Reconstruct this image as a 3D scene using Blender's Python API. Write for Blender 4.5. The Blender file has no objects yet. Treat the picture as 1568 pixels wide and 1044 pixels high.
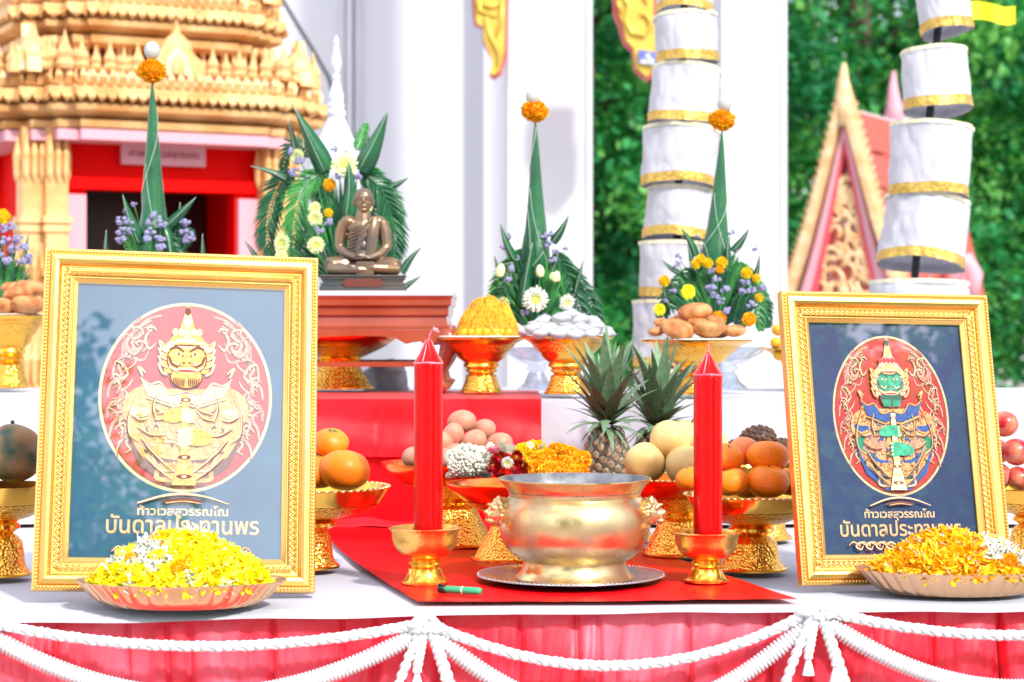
import bpy, math, random
from mathutils import Vector, Matrix, noise
random.seed(7)
SC = bpy.context.scene
COL = SC.collection
PI = math.pi; R = math.radians; sin = math.sin; cos = math.cos

# ---------------------------------------------------------------- camera, world, sun, exposure
CAM_Z = 1.331
cd = bpy.data.cameras.new('camera')
cam = bpy.data.objects.new('camera', cd); COL.objects.link(cam)
cam.location = (0, 0, CAM_Z); cam.rotation_euler = (R(90), 0, 0)
cd.sensor_width = 36; cd.lens = 73.47; cd.shift_y = -22/1568
cd.clip_start = .1; cd.clip_end = 400
cd.dof.use_dof = True; cd.dof.focus_distance = 3.2; cd.dof.aperture_fstop = 6.3
SC.camera = cam

SUN_EL = R(38); SUN_AZ = R(-32)          # behind the camera, to its right
W = bpy.data.worlds.new('World'); SC.world = W; W.use_nodes = True
nt = W.node_tree; N = nt.nodes; L = nt.links
bg = N['Background']; bg.inputs['Strength'].default_value = .15
sky = N.new('ShaderNodeTexSky'); sky.sky_type = 'NISHITA'; sky.sun_disc = False
sky.sun_elevation = SUN_EL; sky.sun_rotation = R(180) - R(32)
sky.air_density = 1.0; sky.dust_density = 2.2; sky.ozone_density = 1.0
tc = N.new('ShaderNodeTexCoord'); nz = N.new('ShaderNodeTexNoise'); nz.inputs['Scale'].default_value = 2.2
nz.inputs['Detail'].default_value = 7; nz.inputs['Roughness'].default_value = .58
rp = N.new('ShaderNodeValToRGB'); rp.color_ramp.elements[0].position = .40; rp.color_ramp.elements[1].position = .58
mx = N.new('ShaderNodeMixRGB'); mx.inputs[2].default_value = (11, 11.2, 12, 1)
L.new(tc.outputs['Generated'], nz.inputs['Vector']); L.new(nz.outputs['Fac'], rp.inputs['Fac'])
L.new(rp.outputs['Color'], mx.inputs[0]); L.new(sky.outputs[0], mx.inputs[1]); L.new(mx.outputs[0], bg.inputs['Color'])
sd = bpy.data.lights.new('sun', 'SUN'); sd.energy = 3.6; sd.angle = R(4); sd.color = (1, .95, .86)
sun = bpy.data.objects.new('sun', sd); COL.objects.link(sun)
sdir = Vector((sin(R(32))*cos(SUN_EL), -cos(R(32))*cos(SUN_EL), sin(SUN_EL)))
sun.rotation_euler = sdir.to_track_quat('Z', 'Y').to_euler(); sun.location = sdir*30
SC.view_settings.view_transform = 'Standard'; SC.view_settings.look = 'None'
SC.view_settings.exposure = .35; SC.view_settings.gamma = 1
SC.view_settings.use_curve_mapping = False
SC.cycles.max_bounces = 8; SC.cycles.transparent_max_bounces = 16; SC.cycles.caustics_reflective = False; SC.cycles.caustics_refractive = False
SC.cycles.sample_clamp_indirect = 6

# ---------------------------------------------------------------- placing by photograph
F = 3200.; HY = 500.; CX = 784.
DROP = .381; TT = CAM_Z-DROP; UP = CAM_Z-.1375; WT = 1.1935+.0
def P(px, py, D): return Vector(((px-CX)/F*D, D, CAM_Z-(py-HY)/F*D))
def DT(py, drop=DROP): return F*drop/(py-HY)
def foot(px, D, z): return Vector(((px-CX)/F*D, D, z))

# ---------------------------------------------------------------- mesh building
class MB:
    def __init__(s): s.v = []; s.f = []; s.m = []
    def add(s, vs, fs, mi=0, M=None):
        b = len(s.v)
        if M is not None: vs = [M @ Vector(v) for v in vs]
        s.v.extend([tuple(v) for v in vs]); s.f.extend([tuple(b+i for i in f) for f in fs]); s.m.extend([mi]*len(fs)); return s
    def box(s, c, d, mi=0, M=None, rot=None):
        x, y, z = d[0]/2, d[1]/2, d[2]/2
        vs = [Vector((a*x, b*y, e*z)) for a in (-1, 1) for b in (-1, 1) for e in (-1, 1)]
        if rot is not None: vs = [rot @ v for v in vs]
        vs = [v+Vector(c) for v in vs]
        return s.add(vs, [(0,1,3,2),(4,6,7,5),(0,4,5,1),(2,3,7,6),(0,2,6,4),(1,5,7,3)], mi, M)
    def lathe(s, prof, n=40, mi=0, M=None, rf=None, sharp=40, cap=True):
        rings = []; out = []
        for i, (r, z) in enumerate(prof):
            out.append((r, z))
            if 0 < i < len(prof)-1:
                a = Vector((r-prof[i-1][0], z-prof[i-1][1])); b = Vector((prof[i+1][0]-r, prof[i+1][1]-z))
                if a.length > 1e-7 and b.length > 1e-7 and a.angle(b) > R(sharp): out.append(None); out.append((r, z))
        vs = []; fs = []; k = 0; prev = None
        for p in out:
            if p is None: prev = None; continue
            ring = len(vs)
            for j in range(n):
                t = 2*PI*j/n; q = rf(t, p[0], p[1]) if rf else 1
                vs.append((p[0]*q*cos(t), p[0]*q*sin(t), p[1]))
            if prev is not None:
                for j in range(n): fs.append((prev+j, prev+(j+1)%n, ring+(j+1)%n, ring+j))
            prev = ring
        return s.add(vs, fs, mi, M)
    def tube(s, pts, r, n=6, mi=0, M=None, cap=True, flat=1.0):
        pts = [Vector(p) for p in pts]; m = len(pts); vs = []; fs = []; up = None
        for i, p in enumerate(pts):
            t = (pts[min(i+1, m-1)]-pts[max(i-1, 0)])
            t = t.normalized() if t.length > 1e-9 else Vector((0,0,1))
            if up is None: up = Vector((0,0,1)) if abs(t.z) < .9 else Vector((1,0,0))
            a = t.cross(up)
            a = a.normalized() if a.length > 1e-6 else Vector((1,0,0))
            up = a.cross(t).normalized(); rr = r[i] if isinstance(r, (list, tuple)) else r
            for j in range(n):
                q = 2*PI*j/n; vs.append(p+a*cos(q)*rr+up*sin(q)*rr*flat)
        for i in range(m-1):
            for j in range(n): fs.append((i*n+j, i*n+(j+1)%n, (i+1)*n+(j+1)%n, (i+1)*n+j))
        if cap: fs.append(tuple(range(n))[::-1]); fs.append(tuple((m-1)*n+j for j in range(n)))
        return s.add(vs, fs, mi, M)
    def ball(s, c, r, nu=16, nv=10, mi=0, M=None, fn=None, rot=None):
        if not isinstance(r, (tuple, list, Vector)): r = (r, r, r)
        vs = []; fs = []
        for i in range(nv+1):
            ph = PI*i/nv
            for j in range(nu):
                th = 2*PI*j/nu; d = Vector((sin(ph)*cos(th), sin(ph)*sin(th), cos(ph))); k = fn(d) if fn else 1
                p = Vector((d.x*r[0]*k, d.y*r[1]*k, d.z*r[2]*k))
                if rot is not None: p = rot @ p
                vs.append(p+Vector(c))
        for i in range(nv):
            for j in range(nu): fs.append((i*nu+j, (i+1)*nu+j, (i+1)*nu+(j+1)%nu, i*nu+(j+1)%nu))
        return s.add(vs, fs, mi, M)
    def grid(s, fn, nu, nv, mi=0, M=None, closed=False):
        vs = [fn(i/nu, j/nv) for j in range(nv+1) for i in range(nu+1)]
        fs = [(j*(nu+1)+i, j*(nu+1)+i+1, (j+1)*(nu+1)+i+1, (j+1)*(nu+1)+i) for j in range(nv) for i in range(nu)]
        return s.add(vs, fs, mi, M)
    def prism(s, poly, y0, y1, mi=0, M=None, side=None):       # polygon in xz, thickness along y
        n = len(poly); vs = [(x, y0, z) for x, z in poly]+[(x, y1, z) for x, z in poly]
        s.add(vs, [tuple(range(n)), tuple(range(2*n-1, n-1, -1))], mi, M)
        vs2 = vs; s.add(vs2, [(i, i+n, (i+1)%n+n, (i+1)%n) for i in range(n)], mi if side is None else side, M); return s
    def flat(s, poly, mi=0, z=0, M=None):                        # polygon in xy
        return s.add([(x, y, z) for x, y in poly], [tuple(range(len(poly)))], mi, M)
    def mesh(s, name, mats, smooth=True):
        me = bpy.data.meshes.new(name); me.from_pydata(s.v, [], s.f)
        for m in (mats if isinstance(mats, (list, tuple)) else [mats]): me.materials.append(m)
        me.polygons.foreach_set('material_index', s.m)
        me.polygons.foreach_set('use_smooth', [smooth]*len(s.f)); me.update(); return me
    def build(s, name, mats, parent=None, smooth=True, label=None, loc=None, rot=None):
        return link(s.mesh(name, mats, smooth), name, parent, label, loc, rot)
def link(me, name, parent=None, label=None, loc=None, rot=None, scale=None):
    o = bpy.data.objects.new(name, me); COL.objects.link(o)
    if parent is not None: o.parent = parent
    if label: o['label'] = label
    if loc is not None: o.location = loc
    if rot is not None: o.rotation_euler = rot
    if scale is not None: o.scale = (scale,)*3 if isinstance(scale, (int, float)) else scale
    return o
def tag(o, label, cat, group=None):
    o['label'] = label; o['category'] = cat
    if group: o['group'] = group
    return o
def thing(name, label, cat, loc=(0,0,0), rz=0, group=None):
    o = bpy.data.objects.new(name, None); COL.objects.link(o); o.empty_display_size = .05
    o.location = loc; o.rotation_euler = (0, 0, rz); return tag(o, label, cat, group)
def kind(o, k): o['kind'] = k; return o
KIDS = {}
def copy_tree(o, parent=None):
    c = o.copy(); COL.objects.link(c); c.parent = parent
    for ch in o.children: copy_tree(ch, c)
    return c
def another(o, label, loc, rz=None, scale=None, rot=None):
    c = copy_tree(o); c['label'] = label; c.location = loc
    if rz is not None: c.rotation_euler = (0, 0, rz)
    if rot is not None: c.rotation_euler = rot
    if scale is not None: c.scale = (scale,)*3 if isinstance(scale, (int, float)) else scale
    return c
def remeshed(mb, name, mat, voxel, parent=None, smooth_it=6, label=None):
    o = mb.build(name, mat); m = o.modifiers.new('r', 'REMESH'); m.mode = 'VOXEL'; m.voxel_size = voxel; m.use_smooth_shade = True
    s = o.modifiers.new('s', 'SMOOTH'); s.iterations = smooth_it; s.factor = .5
    me = bpy.data.meshes.new_from_object(o.evaluated_get(bpy.context.evaluated_depsgraph_get()))
    o.modifiers.clear(); o.data = me
    if not me.materials: me.materials.append(mat)
    me.polygons.foreach_set('use_smooth', [True]*len(me.polygons))
    o.parent = parent
    if label: o['label'] = label
    return o

# ---------------------------------------------------------------- materials
def mat(name, c, rough=.5, metal=0, c2=None, ns=20, bump=0, bs=60, spec=.5, coat=0, sss=0, sheen=0, trans=0, ior=1.45, lo=.35, hi=.65, tex='noise', aniso=0, wave=None, sssr=.01, crough=.1, rough2=None):
    m = bpy.data.materials.new(name); m.use_nodes = True; nt = m.node_tree; b = nt.nodes['Principled BSDF']; I = b.inputs
    I['Base Color'].default_value = (*c, 1); I['Roughness'].default_value = rough; I['Metallic'].default_value = metal
    I['Specular IOR Level'].default_value = spec; I['Coat Weight'].default_value = coat; I['Coat Roughness'].default_value = crough
    I['IOR'].default_value = ior; I['Transmission Weight'].default_value = trans; I['Sheen Weight'].default_value = sheen
    if sss: I['Subsurface Weight'].default_value = sss; I['Subsurface Radius'].default_value = (sssr, sssr*.6, sssr*.4); I['Subsurface Scale'].default_value = 1
    tc = nt.nodes.new('ShaderNodeTexCoord')
    def tx(scale, kind='noise'):
        if kind == 'voronoi':
            t = nt.nodes.new('ShaderNodeTexVoronoi'); t.inputs['Scale'].default_value = scale; o = t.outputs['Distance']
        elif kind == 'wave':
            t = nt.nodes.new('ShaderNodeTexWave'); t.inputs['Scale'].default_value = scale; t.inputs['Distortion'].default_value = 6; t.inputs['Detail'].default_value = 3; o = t.outputs['Fac']
        else:
            t = nt.nodes.new('ShaderNodeTexNoise'); t.inputs['Scale'].default_value = scale; t.inputs['Detail'].default_value = 5; o = t.outputs['Fac']
        nt.links.new(tc.outputs['Object'], t.inputs['Vector']); return o
    if c2 is not None or rough2 is not None:
        r = nt.nodes.new('ShaderNodeValToRGB'); e = r.color_ramp.elements; e[0].position = lo; e[1].position = hi
        e[0].color = (*c, 1); e[1].color = (*(c2 or c), 1); o = tx(ns, tex); nt.links.new(o, r.inputs['Fac'])
        if c2 is not None: nt.links.new(r.outputs['Color'], I['Base Color'])
        if rough2 is not None:
            q = nt.nodes.new('ShaderNodeMapRange'); q.inputs['From Min'].default_value = lo; q.inputs['From Max'].default_value = hi
            q.inputs['To Min'].default_value = rough; q.inputs['To Max'].default_value = rough2; nt.links.new(o, q.inputs['Value']); nt.links.new(q.outputs[0], I['Roughness'])
    if bump:
        bn = nt.nodes.new('ShaderNodeBump'); bn.inputs['Strength'].default_value = bump; bn.inputs['Distance'].default_value = .004
        nt.links.new(tx(bs, wave or 'noise'), bn.inputs['Height']); nt.links.new(bn.outputs[0], I['Normal'])
    return m
G = {}
gold = mat('gold', (1, .58, .10), .17, 1, c2=(.95, .50, .07), ns=9, bump=.05, bs=40, rough2=.3)
gold_emb = mat('gold_embossed', (1, .58, .10), .22, 1, c2=(.8, .40, .05), ns=210, bump=.5, bs=210, tex='voronoi', wave='voronoi', lo=.45, hi=.8)
gold_red = mat('gold_red_lacquer_reflect', (1, .42, .05), .2, 1, c2=(.9, .12, .02), ns=14, bump=.1, bs=60)  # red lacquer; on the big stand under the table, painted red reflections
pale_gold = mat('pale_gold', (.98, .74, .36), .3, 1, c2=(.9, .6, .24), ns=12, bump=.05, bs=90)
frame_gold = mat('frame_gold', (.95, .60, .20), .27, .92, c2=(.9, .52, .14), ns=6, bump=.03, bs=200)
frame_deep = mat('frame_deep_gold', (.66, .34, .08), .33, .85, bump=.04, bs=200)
shrine_gold = mat('shrine_gold', (.88, .57, .27), .45, .2, c2=(.68, .33, .11), ns=9, bump=.25, bs=45)
shrine_pale = mat('shrine_pale', (.82, .62, .42), .5, 0, c2=(.8, .5, .35), ns=14)
shrine_red = mat('shrine_red', (.85, .001, .001), .6, 0, spec=.1)
pink_paint = mat('pink_paint', (.72, .36, .44), .5)
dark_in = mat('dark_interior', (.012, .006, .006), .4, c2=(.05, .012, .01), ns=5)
dark_red = mat('dark_red', (.3, .02, .03), .5)
brass = mat('brass_bowl', (.84, .60, .29), .24, .95, c2=(.50, .42, .28), ns=22, bump=.35, bs=22, rough2=.5, lo=.4, hi=.7)
silver = mat('silver_tray', (.68, .69, .74), .22, 1, c2=(.5, .5, .55), ns=14, bump=.3, bs=90, rough2=.4)
dark_metal = mat('dark_grey_metal', (.10, .11, .13), .45, .6, c2=(.3, .3, .34), ns=30)  # dark grey metal with lighter grey patches
copper = mat('bronze_plate', (.90, .54, .32), .28, 1, c2=(.88, .55, .3), ns=12, bump=.05, bs=50)
white_cloth = mat('white_cloth', (.52, .52, .60), .8, bump=.35, bs=14, sheen=.2)
satin_white = mat('white_satin', (.80, .80, .86), .33, spec=.8, bump=.6, bs=22)
gold_band = mat('gold_trim', (.72, .50, .12), .35, .6, c2=(.5, .30, .06), ns=90, bump=.8, bs=120)
satin_red = mat('red_satin', (.86, .022, .05), .42, c2=(.88, .13, .20), ns=6, spec=.7, bump=.3, bs=24, sheen=.25, lo=.42, hi=.62)  # pink sheen of the satin is put into the second colour, in patches
satin_red.node_tree.nodes['Principled BSDF'].inputs['Sheen Roughness'].default_value = .35
red_cloth = mat('red_cloth', (.80, .001, .004), .38, c2=(.88, .004, .010), ns=7, spec=.22, bump=.5, bs=12)
red_cloth_lit = mat('red_cloth_lit_tone', (.86, .014, .028), .5, c2=(.84, .004, .010), ns=6, spec=.3, bump=.15, bs=12, sheen=.1)  # same red cloth, its brighter lit look put into the colour
wax = mat('red_wax', (.86, .0004, .0015), .30, spec=.2, coat=.2, sss=.15, bump=.35, bs=26, c2=(.62, .0006, .003), ns=16)
wax_pink = mat('pink_wax', (.85, .10, .16), .4, c2=(.9, .3, .35), ns=60)
cord = mat('white_cord', (.72, .73, .77), .85, bump=.3, bs=200)
wood_red = mat('lacquered_wood', (.36, .075, .035), .28, c2=(.28, .045, .02), ns=10, coat=.5, bump=.05, bs=40)
leaf_d = mat('leaf_dark', (.010, .085, .038), .3, c2=(.018, .14, .05), ns=18, spec=.5, coat=.15, bump=.2, bs=60)
leaf_m = mat('leaf_mid', (.03, .20, .045), .38, c2=(.07, .32, .07), ns=16, spec=.5, bump=.1, bs=60)
leaf_edge = mat('leaf_edge', (.5, .62, .52), .4)
pine_leaf = mat('pineapple_leaf', (.11, .22, .12), .48, c2=(.20, .30, .17), ns=16, bump=.15, bs=80)
pine_leaf2 = mat('pineapple_leaf_dark', (.09, .12, .07), .5, c2=(.16, .09, .05), ns=22)
pine_skin = mat('pineapple_skin', (.035, .045, .055), .45, c2=(.20, .17, .13), ns=45, bump=.3, bs=90)
pine_scale = mat('pineapple_scale', (.16, .12, .07), .38, c2=(.52, .36, .20), ns=70, bump=.4, bs=130)
orange_skin = mat('orange_skin', (1, .29, .006), .42, c2=(1, .22, .008), ns=16, bump=.4, bs=260, sss=.15)
persimmon = mat('persimmon_skin', (1, .27, .010), .42, c2=(1, .20, .008), ns=9, bump=.05, bs=40, sss=.15)
pear_skin = mat('pear_skin', (.76, .56, .24), .42, c2=(.66, .44, .15), ns=14, bump=.05, bs=260, sss=.2)
stem_brown = mat('stem_brown', (.07, .04, .02), .7)
apple_skin = mat('apple_skin', (.50, .012, .02), .3, c2=(.80, .30, .16), ns=26, coat=.25, lo=.42, hi=.72)
peach_skin = mat('peach_skin', (.92, .33, .12), .5, c2=(.9, .22, .1), ns=16)
egg_brown = mat('egg_brown', (.62, .29, .20), .5, c2=(.54, .22, .14), ns=30, sss=.15, bump=.05, bs=300)
egg_white = mat('egg_white', (.46, .48, .48), .42, sss=.1)
melon_skin = mat('melon_skin', (.03, .07, .05), .5, c2=(.36, .19, .07), ns=28, bump=.4, bs=30)
snake_skin = mat('brown_scaly_skin', (.16, .06, .03), .45, c2=(.05, .025, .02), ns=50, bump=.8, bs=60)
dough = mat('fried_dough', (.36, .095, .018), .6, c2=(.66, .32, .12), ns=35, bump=.5, bs=140)
sugar = mat('sugar_white', (.44, .46, .50), .5, bump=.08, bs=60)
thread = mat('golden_thread', (.98, .50, .02), .35, c2=(.95, .38, .015), ns=30, sss=.2)
marigold_m = mat('marigold', (1, .50, .002), .6, c2=(1, .38, .002), ns=40, sss=.1)
marigold_y = mat('marigold_yellow', (.98, .66, .004), .6, c2=(.96, .52, .004), ns=40, sss=.1)
petal_y = mat('petal_yellow', (1, .92, .004), .6, c2=(1, .84, .004), ns=60)
petal_w = mat('petal_white', (.74, .75, .68), .55)
jasmine = mat('jasmine_bud', (.66, .68, .58), .5, sss=.2)
rose_red = mat('rose_red', (.58, .004, .02), .5, c2=(.45, .002, .012), ns=40)
rose_pink = mat('rose_pink', (.85, .30, .38), .5)
statice = mat('statice_purple', (.36, .34, .70), .7, c2=(.60, .58, .84), ns=90, bump=.8, bs=220)
mum_w = mat('chrysanthemum_white', (.80, .86, .42), .55)
mum_g = mat('chrysanthemum_green', (.72, .80, .16), .6, bump=.5, bs=200)
bronze = mat('statue_bronze', (.17, .145, .13), .34, .75, c2=(.30, .19, .10), ns=14, bump=.08, bs=70)
bronze_d = mat('statue_base', (.07, .085, .09), .38, .5, c2=(.12, .10, .09), ns=20)
bronze_r = mat('statue_plate', (.20, .06, .045), .4, .6)
stone = mat('grey_stone', (.26, .26, .28), .85, c2=(.42, .42, .45), ns=22, bump=.8, bs=25)
white_paint = mat('white_paint', (.72, .72, .78), .6, c2=(.62, .62, .70), ns=1.3, bump=.1, bs=30)
lav_paint = mat('lavender_white_paint', (.68, .69, .77), .6, c2=(.70, .70, .77), ns=1.2)
porcelain = mat('white_porcelain', (.62, .64, .72), .3, coat=.3)
rust_red = mat('roof_red', (.60, .12, .09), .6, c2=(.5, .08, .06), ns=18)
orn_gold = mat('ornament_gold', (.85, .62, .12), .38, .5, c2=(.75, .48, .08), ns=12, bump=.2, bs=30)
orn_red = mat('ornament_red', (.70, .09, .12), .5)
mosaic = mat('mosaic_blue', (.75, .78, .85), .3, c2=(.12, .16, .45), ns=28, tex='voronoi', lo=.3, hi=.5)
black_pole = mat('black_pole', (.02, .022, .03), .4)
flag_y = mat('flag_yellow', (.85, .80, .02), .6)
lighter_g = mat('green_plastic', (.03, .42, .20), .25, coat=.3)
black_pl = mat('black_plastic', (.015, .015, .015), .35)
white_pl = mat('white_paper', (.82, .80, .70), .7)
pave = mat('paving', (.42, .41, .39), .85, c2=(.34, .33, .31), ns=3, bump=.3, bs=20)
bark = mat('bark', (.07, .05, .035), .9, c2=(.13, .10, .07), ns=14, bump=.8, bs=20)
tree_leaf = []
for k, (a, b) in enumerate((((.020, .20, .07), (.06, .38, .12)), ((.07, .34, .09), (.22, .55, .15)), ((.012, .12, .055), (.03, .25, .10)))):
    m = mat('foliage', a, .5, c2=b, ns=1.6, spec=.4, lo=.4, hi=.62); tree_leaf.append(m)
    nt_ = m.node_tree; b_ = nt_.nodes['Principled BSDF']; tr = nt_.nodes.new('ShaderNodeBsdfTranslucent'); tr.inputs[0].default_value = (b[0]*1.3, b[1]*1.5, b[2]*.8, 1)
    mxs = nt_.nodes.new('ShaderNodeMixShader'); mxs.inputs[0].default_value = .3
    nt_.links.new(b_.outputs[0], mxs.inputs[1]); nt_.links.new(tr.outputs[0], mxs.inputs[2]); nt_.links.new(mxs.outputs[0], nt_.nodes['Material Output'].inputs[0])
def glass_mat(name, ior, rough=0, tint=(1, 1, 1)):
    m = bpy.data.materials.new(name); m.use_nodes = True; nt = m.node_tree; nt.nodes.remove(nt.nodes['Principled BSDF'])
    a = nt.nodes.new('ShaderNodeBsdfTransparent'); a.inputs[0].default_value = (*tint, 1); g = nt.nodes.new('ShaderNodeBsdfGlossy'); g.inputs['Roughness'].default_value = rough
    # Schlick reflectance of a thin sheet, the same from both sides
    lw = nt.nodes.new('ShaderNodeLayerWeight'); lw.inputs['Blend'].default_value = .5; pw = nt.nodes.new('ShaderNodeMath'); pw.operation = 'POWER'; pw.inputs[1].default_value = 5
    nt.links.new(lw.outputs['Facing'], pw.inputs[0]); fr = nt.nodes.new('ShaderNodeMath'); fr.operation = 'MULTIPLY_ADD'; fr.inputs[1].default_value = 1-ior; fr.inputs[2].default_value = ior; nt.links.new(pw.outputs[0], fr.inputs[0]); x = nt.nodes.new('ShaderNodeMixShader')
    nt.links.new(fr.outputs[0], x.inputs[0]); nt.links.new(a.outputs[0], x.inputs[1]); nt.links.new(g.outputs[0], x.inputs[2]); nt.links.new(x.outputs[0], nt.nodes['Material Output'].inputs[0]); return m
satin_tr = satin_white.node_tree; _t = satin_tr.nodes.new('ShaderNodeBsdfTranslucent'); _t.inputs[0].default_value = (.75, .74, .80, 1); _x = satin_tr.nodes.new('ShaderNodeMixShader'); _x.inputs[0].default_value = .45
satin_tr.links.new(satin_tr.nodes['Principled BSDF'].outputs[0], _x.inputs[1]); satin_tr.links.new(_t.outputs[0], _x.inputs[2]); satin_tr.links.new(_x.outputs[0], satin_tr.nodes['Material Output'].inputs[0])
pane = glass_mat('picture_glass', .18)
crystal = glass_mat('pressed_glass', .16, .03, (.86, .9, .95))
# ================================================================ GROUND, BUILDING, TREES
g = MB(); g.grid(lambda u, v: (-80+160*u, -60+180*v, 0), 8, 8)
kind(g.build('ground', pave, smooth=False), 'structure')

# white temple hall: long wall with pilaster, then free-standing square columns of its porch
hall = thing('temple_hall', 'white painted temple hall wall with square porch columns behind the altar', 'building', (0, 12, 0))
def hx(px, D): return (px-CX)/F*D
mb = MB(); mb.box(((hx(300, 12)+hx(757, 12))/2, .25, 4), (hx(757, 12)-hx(300, 12), .5, 8)); w0 = mb.build('wall', lav_paint, hall, False)
for a, b, pr in ((520, 529, .05), (532, 541, .09), (544, 552, .05)):
    mb = MB(); mb.box((hx((a+b)/2, 12), -pr/2, 4), (hx(b, 12)-hx(a, 12), pr, 8)); mb.build('pilaster', white_paint, hall, False)
mb = MB(); mb.box(((hx(757.5, 12)+hx(775, 12))/2, .1, 4), (hx(775, 12)-hx(757.5, 12)+.12, .6, 8)); mb.build('wall_return', lav_paint, hall, False)
def column(px0, px1, D, mats):
    x0, x1 = hx(px0, D), hx(px1, D); w = x1-x0; c = MB(); c.box(((x0+x1)/2, D-12+w/2, 3.6), (w, w, 7.2)); o = c.build('column', white_paint, hall, False)
    for s in (-1, 1):
        t = MB(); t.box(((x0+x1)/2+s*(w/2-.018), D-12-.008, 3.6), (.018, .016, 7.2)); t.build('edge_moulding', white_paint, o, False)
    t = MB(); t.box(((x0+x1)/2, D-12+w/2, .25), (w+.12, w+.12, .5)); t.build('column_base', white_paint, o, False)
column(775, 907, 10.0, 0); column(1102, 1205, 10.0, 0)
mb = MB(); mb.box((hx(700, 12), .9, 7.2), (6.5, 4.0, .5)); mb.build('roof_beam', white_paint, hall, False)
# low white parapet that closes the porch
# gilded eave brackets
def bracket(pts_px, D, name, label, mz=None, ln=None):
    t = thing(name, label, 'bracket', (0, D, 0))
    pts = [P(x, y, D) for x, y in pts_px]; poly = [(p.x, p.z) for p in pts]
    c = Vector((sum(p[0] for p in poly)/len(poly), sum(p[1] for p in poly)/len(poly)))
    mb = MB(); mb.prism(poly, -.03, .06); mb.build('back_plate', orn_red, t, False)
    inner = [(c.x+(x-c.x)*.84, c.y+(z-c.y)*.955) for x, z in poly]
    mb = MB(); mb.prism(inner, -.075, -.032); mb.build('gilded_body', orn_gold, t, False)
    if ln:
        mb = MB()
        for line in ln: mb.tube([P(x, y, D)-Vector((0, D+.085, 0)) for x, y in line], [.012]*(len(line)-1)+[.004], 6)
        mb.build('carved_scroll', orn_gold, t)
    if mz:
        mb = MB(); q = [P(x, y, D) for x, y in mz]; mb.prism([(p.x, p.z) for p in q], -.10, -.04); mb.build('mosaic_panel', mosaic, t, False)
bracket([(722,-60),(780,-60),(778,40),(776,85),(768,112),(757,121),(750,116),(754,104),(752,88),(740,66),(738,42),(726,38),(723,10)], 9.9, 'eave_bracket', 'gilded carved bracket with red edge hanging on the left side of the pale column',
    ln=[[(735,-20),(735,20),(762,30)],[(745,30),(752,60),(765,84),(762,108)],[(770,0),(768,40),(758,62)],[(730,8),(752,14),(772,8)]])
bracket([(938,-30),(1004,-30),(1003,25),(1008,40),(1006,108),(992,124),(972,108),(968,78),(955,66),(948,40),(940,22)], 9.4, 'gable_ornament', 'gold curling ornament with red outline and blue mosaic foot above the trees',
    mz=[(976,80),(1003,84),(1003,104),(976,100)], ln=[[(950,-10),(962,12),(956,34),(966,54),(984,58),(996,44),(990,28),(978,26)],[(996,-20),(985,0),(990,12)],[(945,5),(950,25)]])
# dark cable in front of the wall
mb = MB(); mb.tube([P(428, -8, 11.5), P(452, 32, 11.5), P(478, 74, 11.5), P(503, 118, 11.5), P(512, 150, 11.4), P(515, 300, 11.4)], .012, 6)
tag(mb.build('hanging_cable', black_pole), 'dark cable hanging diagonally in front of the pale wall beside the shrine roof', 'cable')

# trees: trunk, limbs and leaf clumps
def leafcloud(cx, cy, cz, rx, ry, rz, clumps, per, ls, seed, hole=0):
    rnd = random.Random(seed); v = []; f = []; mi = []
    for k in range(clumps):
        th = rnd.uniform(0, 2*PI); ph = math.acos(rnd.uniform(-1, 1)); rr = rnd.uniform(.35, 1)**.6
        c = Vector((cx+rx*rr*sin(ph)*cos(th), cy+ry*rr*sin(ph)*sin(th), cz+rz*rr*cos(ph)))
        cr = rnd.uniform(.22, .5)*min(rx, rz)*.62; m = rnd.choice((0, 0, 1, 1, 2))
        for _ in range(per):
            d = Vector((rnd.gauss(0, 1), rnd.gauss(0, 1), rnd.gauss(0, .7))); d *= cr*.55
            p = c+d; a = Vector((rnd.gauss(0, 1), rnd.gauss(0, 1), rnd.gauss(0, .5)-.4)).normalized()
            n = Vector((rnd.gauss(0, .6), rnd.gauss(0, .6), 1)); s = a.cross(n); s = s.normalized() if s.length > .01 else Vector((1,0,0))
            l = ls*rnd.uniform(.6, 1.3); w = l*.32; b = len(v)
            v += [p, p+a*l*.45+s*w, p+a*l, p+a*l*.45-s*w]; f.append((b, b+1, b+2, b+3)); mi.append(m if rnd.random() < .8 else rnd.choice((0, 1, 2)))
    me = bpy.data.meshes.new('crown'); me.from_pydata([tuple(q) for q in v], [], f)
    for m in tree_leaf: me.materials.append(m)
    me.polygons.foreach_set('material_index', mi); me.update(); return me
crowns = [leafcloud(0, 0, 0, 1.9, 1.6, 2.1, 62, 330, .10, 11), leafcloud(0, 0, 0, 1.8, 1.7, 2.0, 54, 330, .09, 12), leafcloud(0, 0, 0, 2.0, 1.6, 1.7, 58, 330, .11, 13)]
def tree(name, label, x, y, h, k, sc, low=True, group=None, rz=0):
    t = thing(name, label, 'tree', (x, y, 0), rz, group)
    mb = MB(); pts = [(0, 0, 0), (.05, .02, h*.3), (-.04, .05, h*.6), (.03, 0, h*.95)]; mb.tube(pts, [.2, .15, .11, .05], 10)
    for q in range(7):
        a = q*2.4; z0 = h*(.3+.08*q); mb.tube([(0, 0, z0), (cos(a)*.6, sin(a)*.6, z0+.5), (cos(a)*1.3, sin(a)*1.2, z0+.9)], [.07, .045, .015], 6)
    mb.build('trunk', bark, t)
    link(crowns[k], 'crown', t, loc=(0, 0, h*.74), rot=(0, 0, rz*3), scale=(sc, sc, sc*1.15))
    if low: link(crowns[(k+1) % 3], 'crown', t, loc=(.2, .1, h*.36), rot=(0, 0, 2+rz), scale=(sc*.95, sc*.9, sc*.95))
GT = 'leafy green trees behind the hall'
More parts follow.
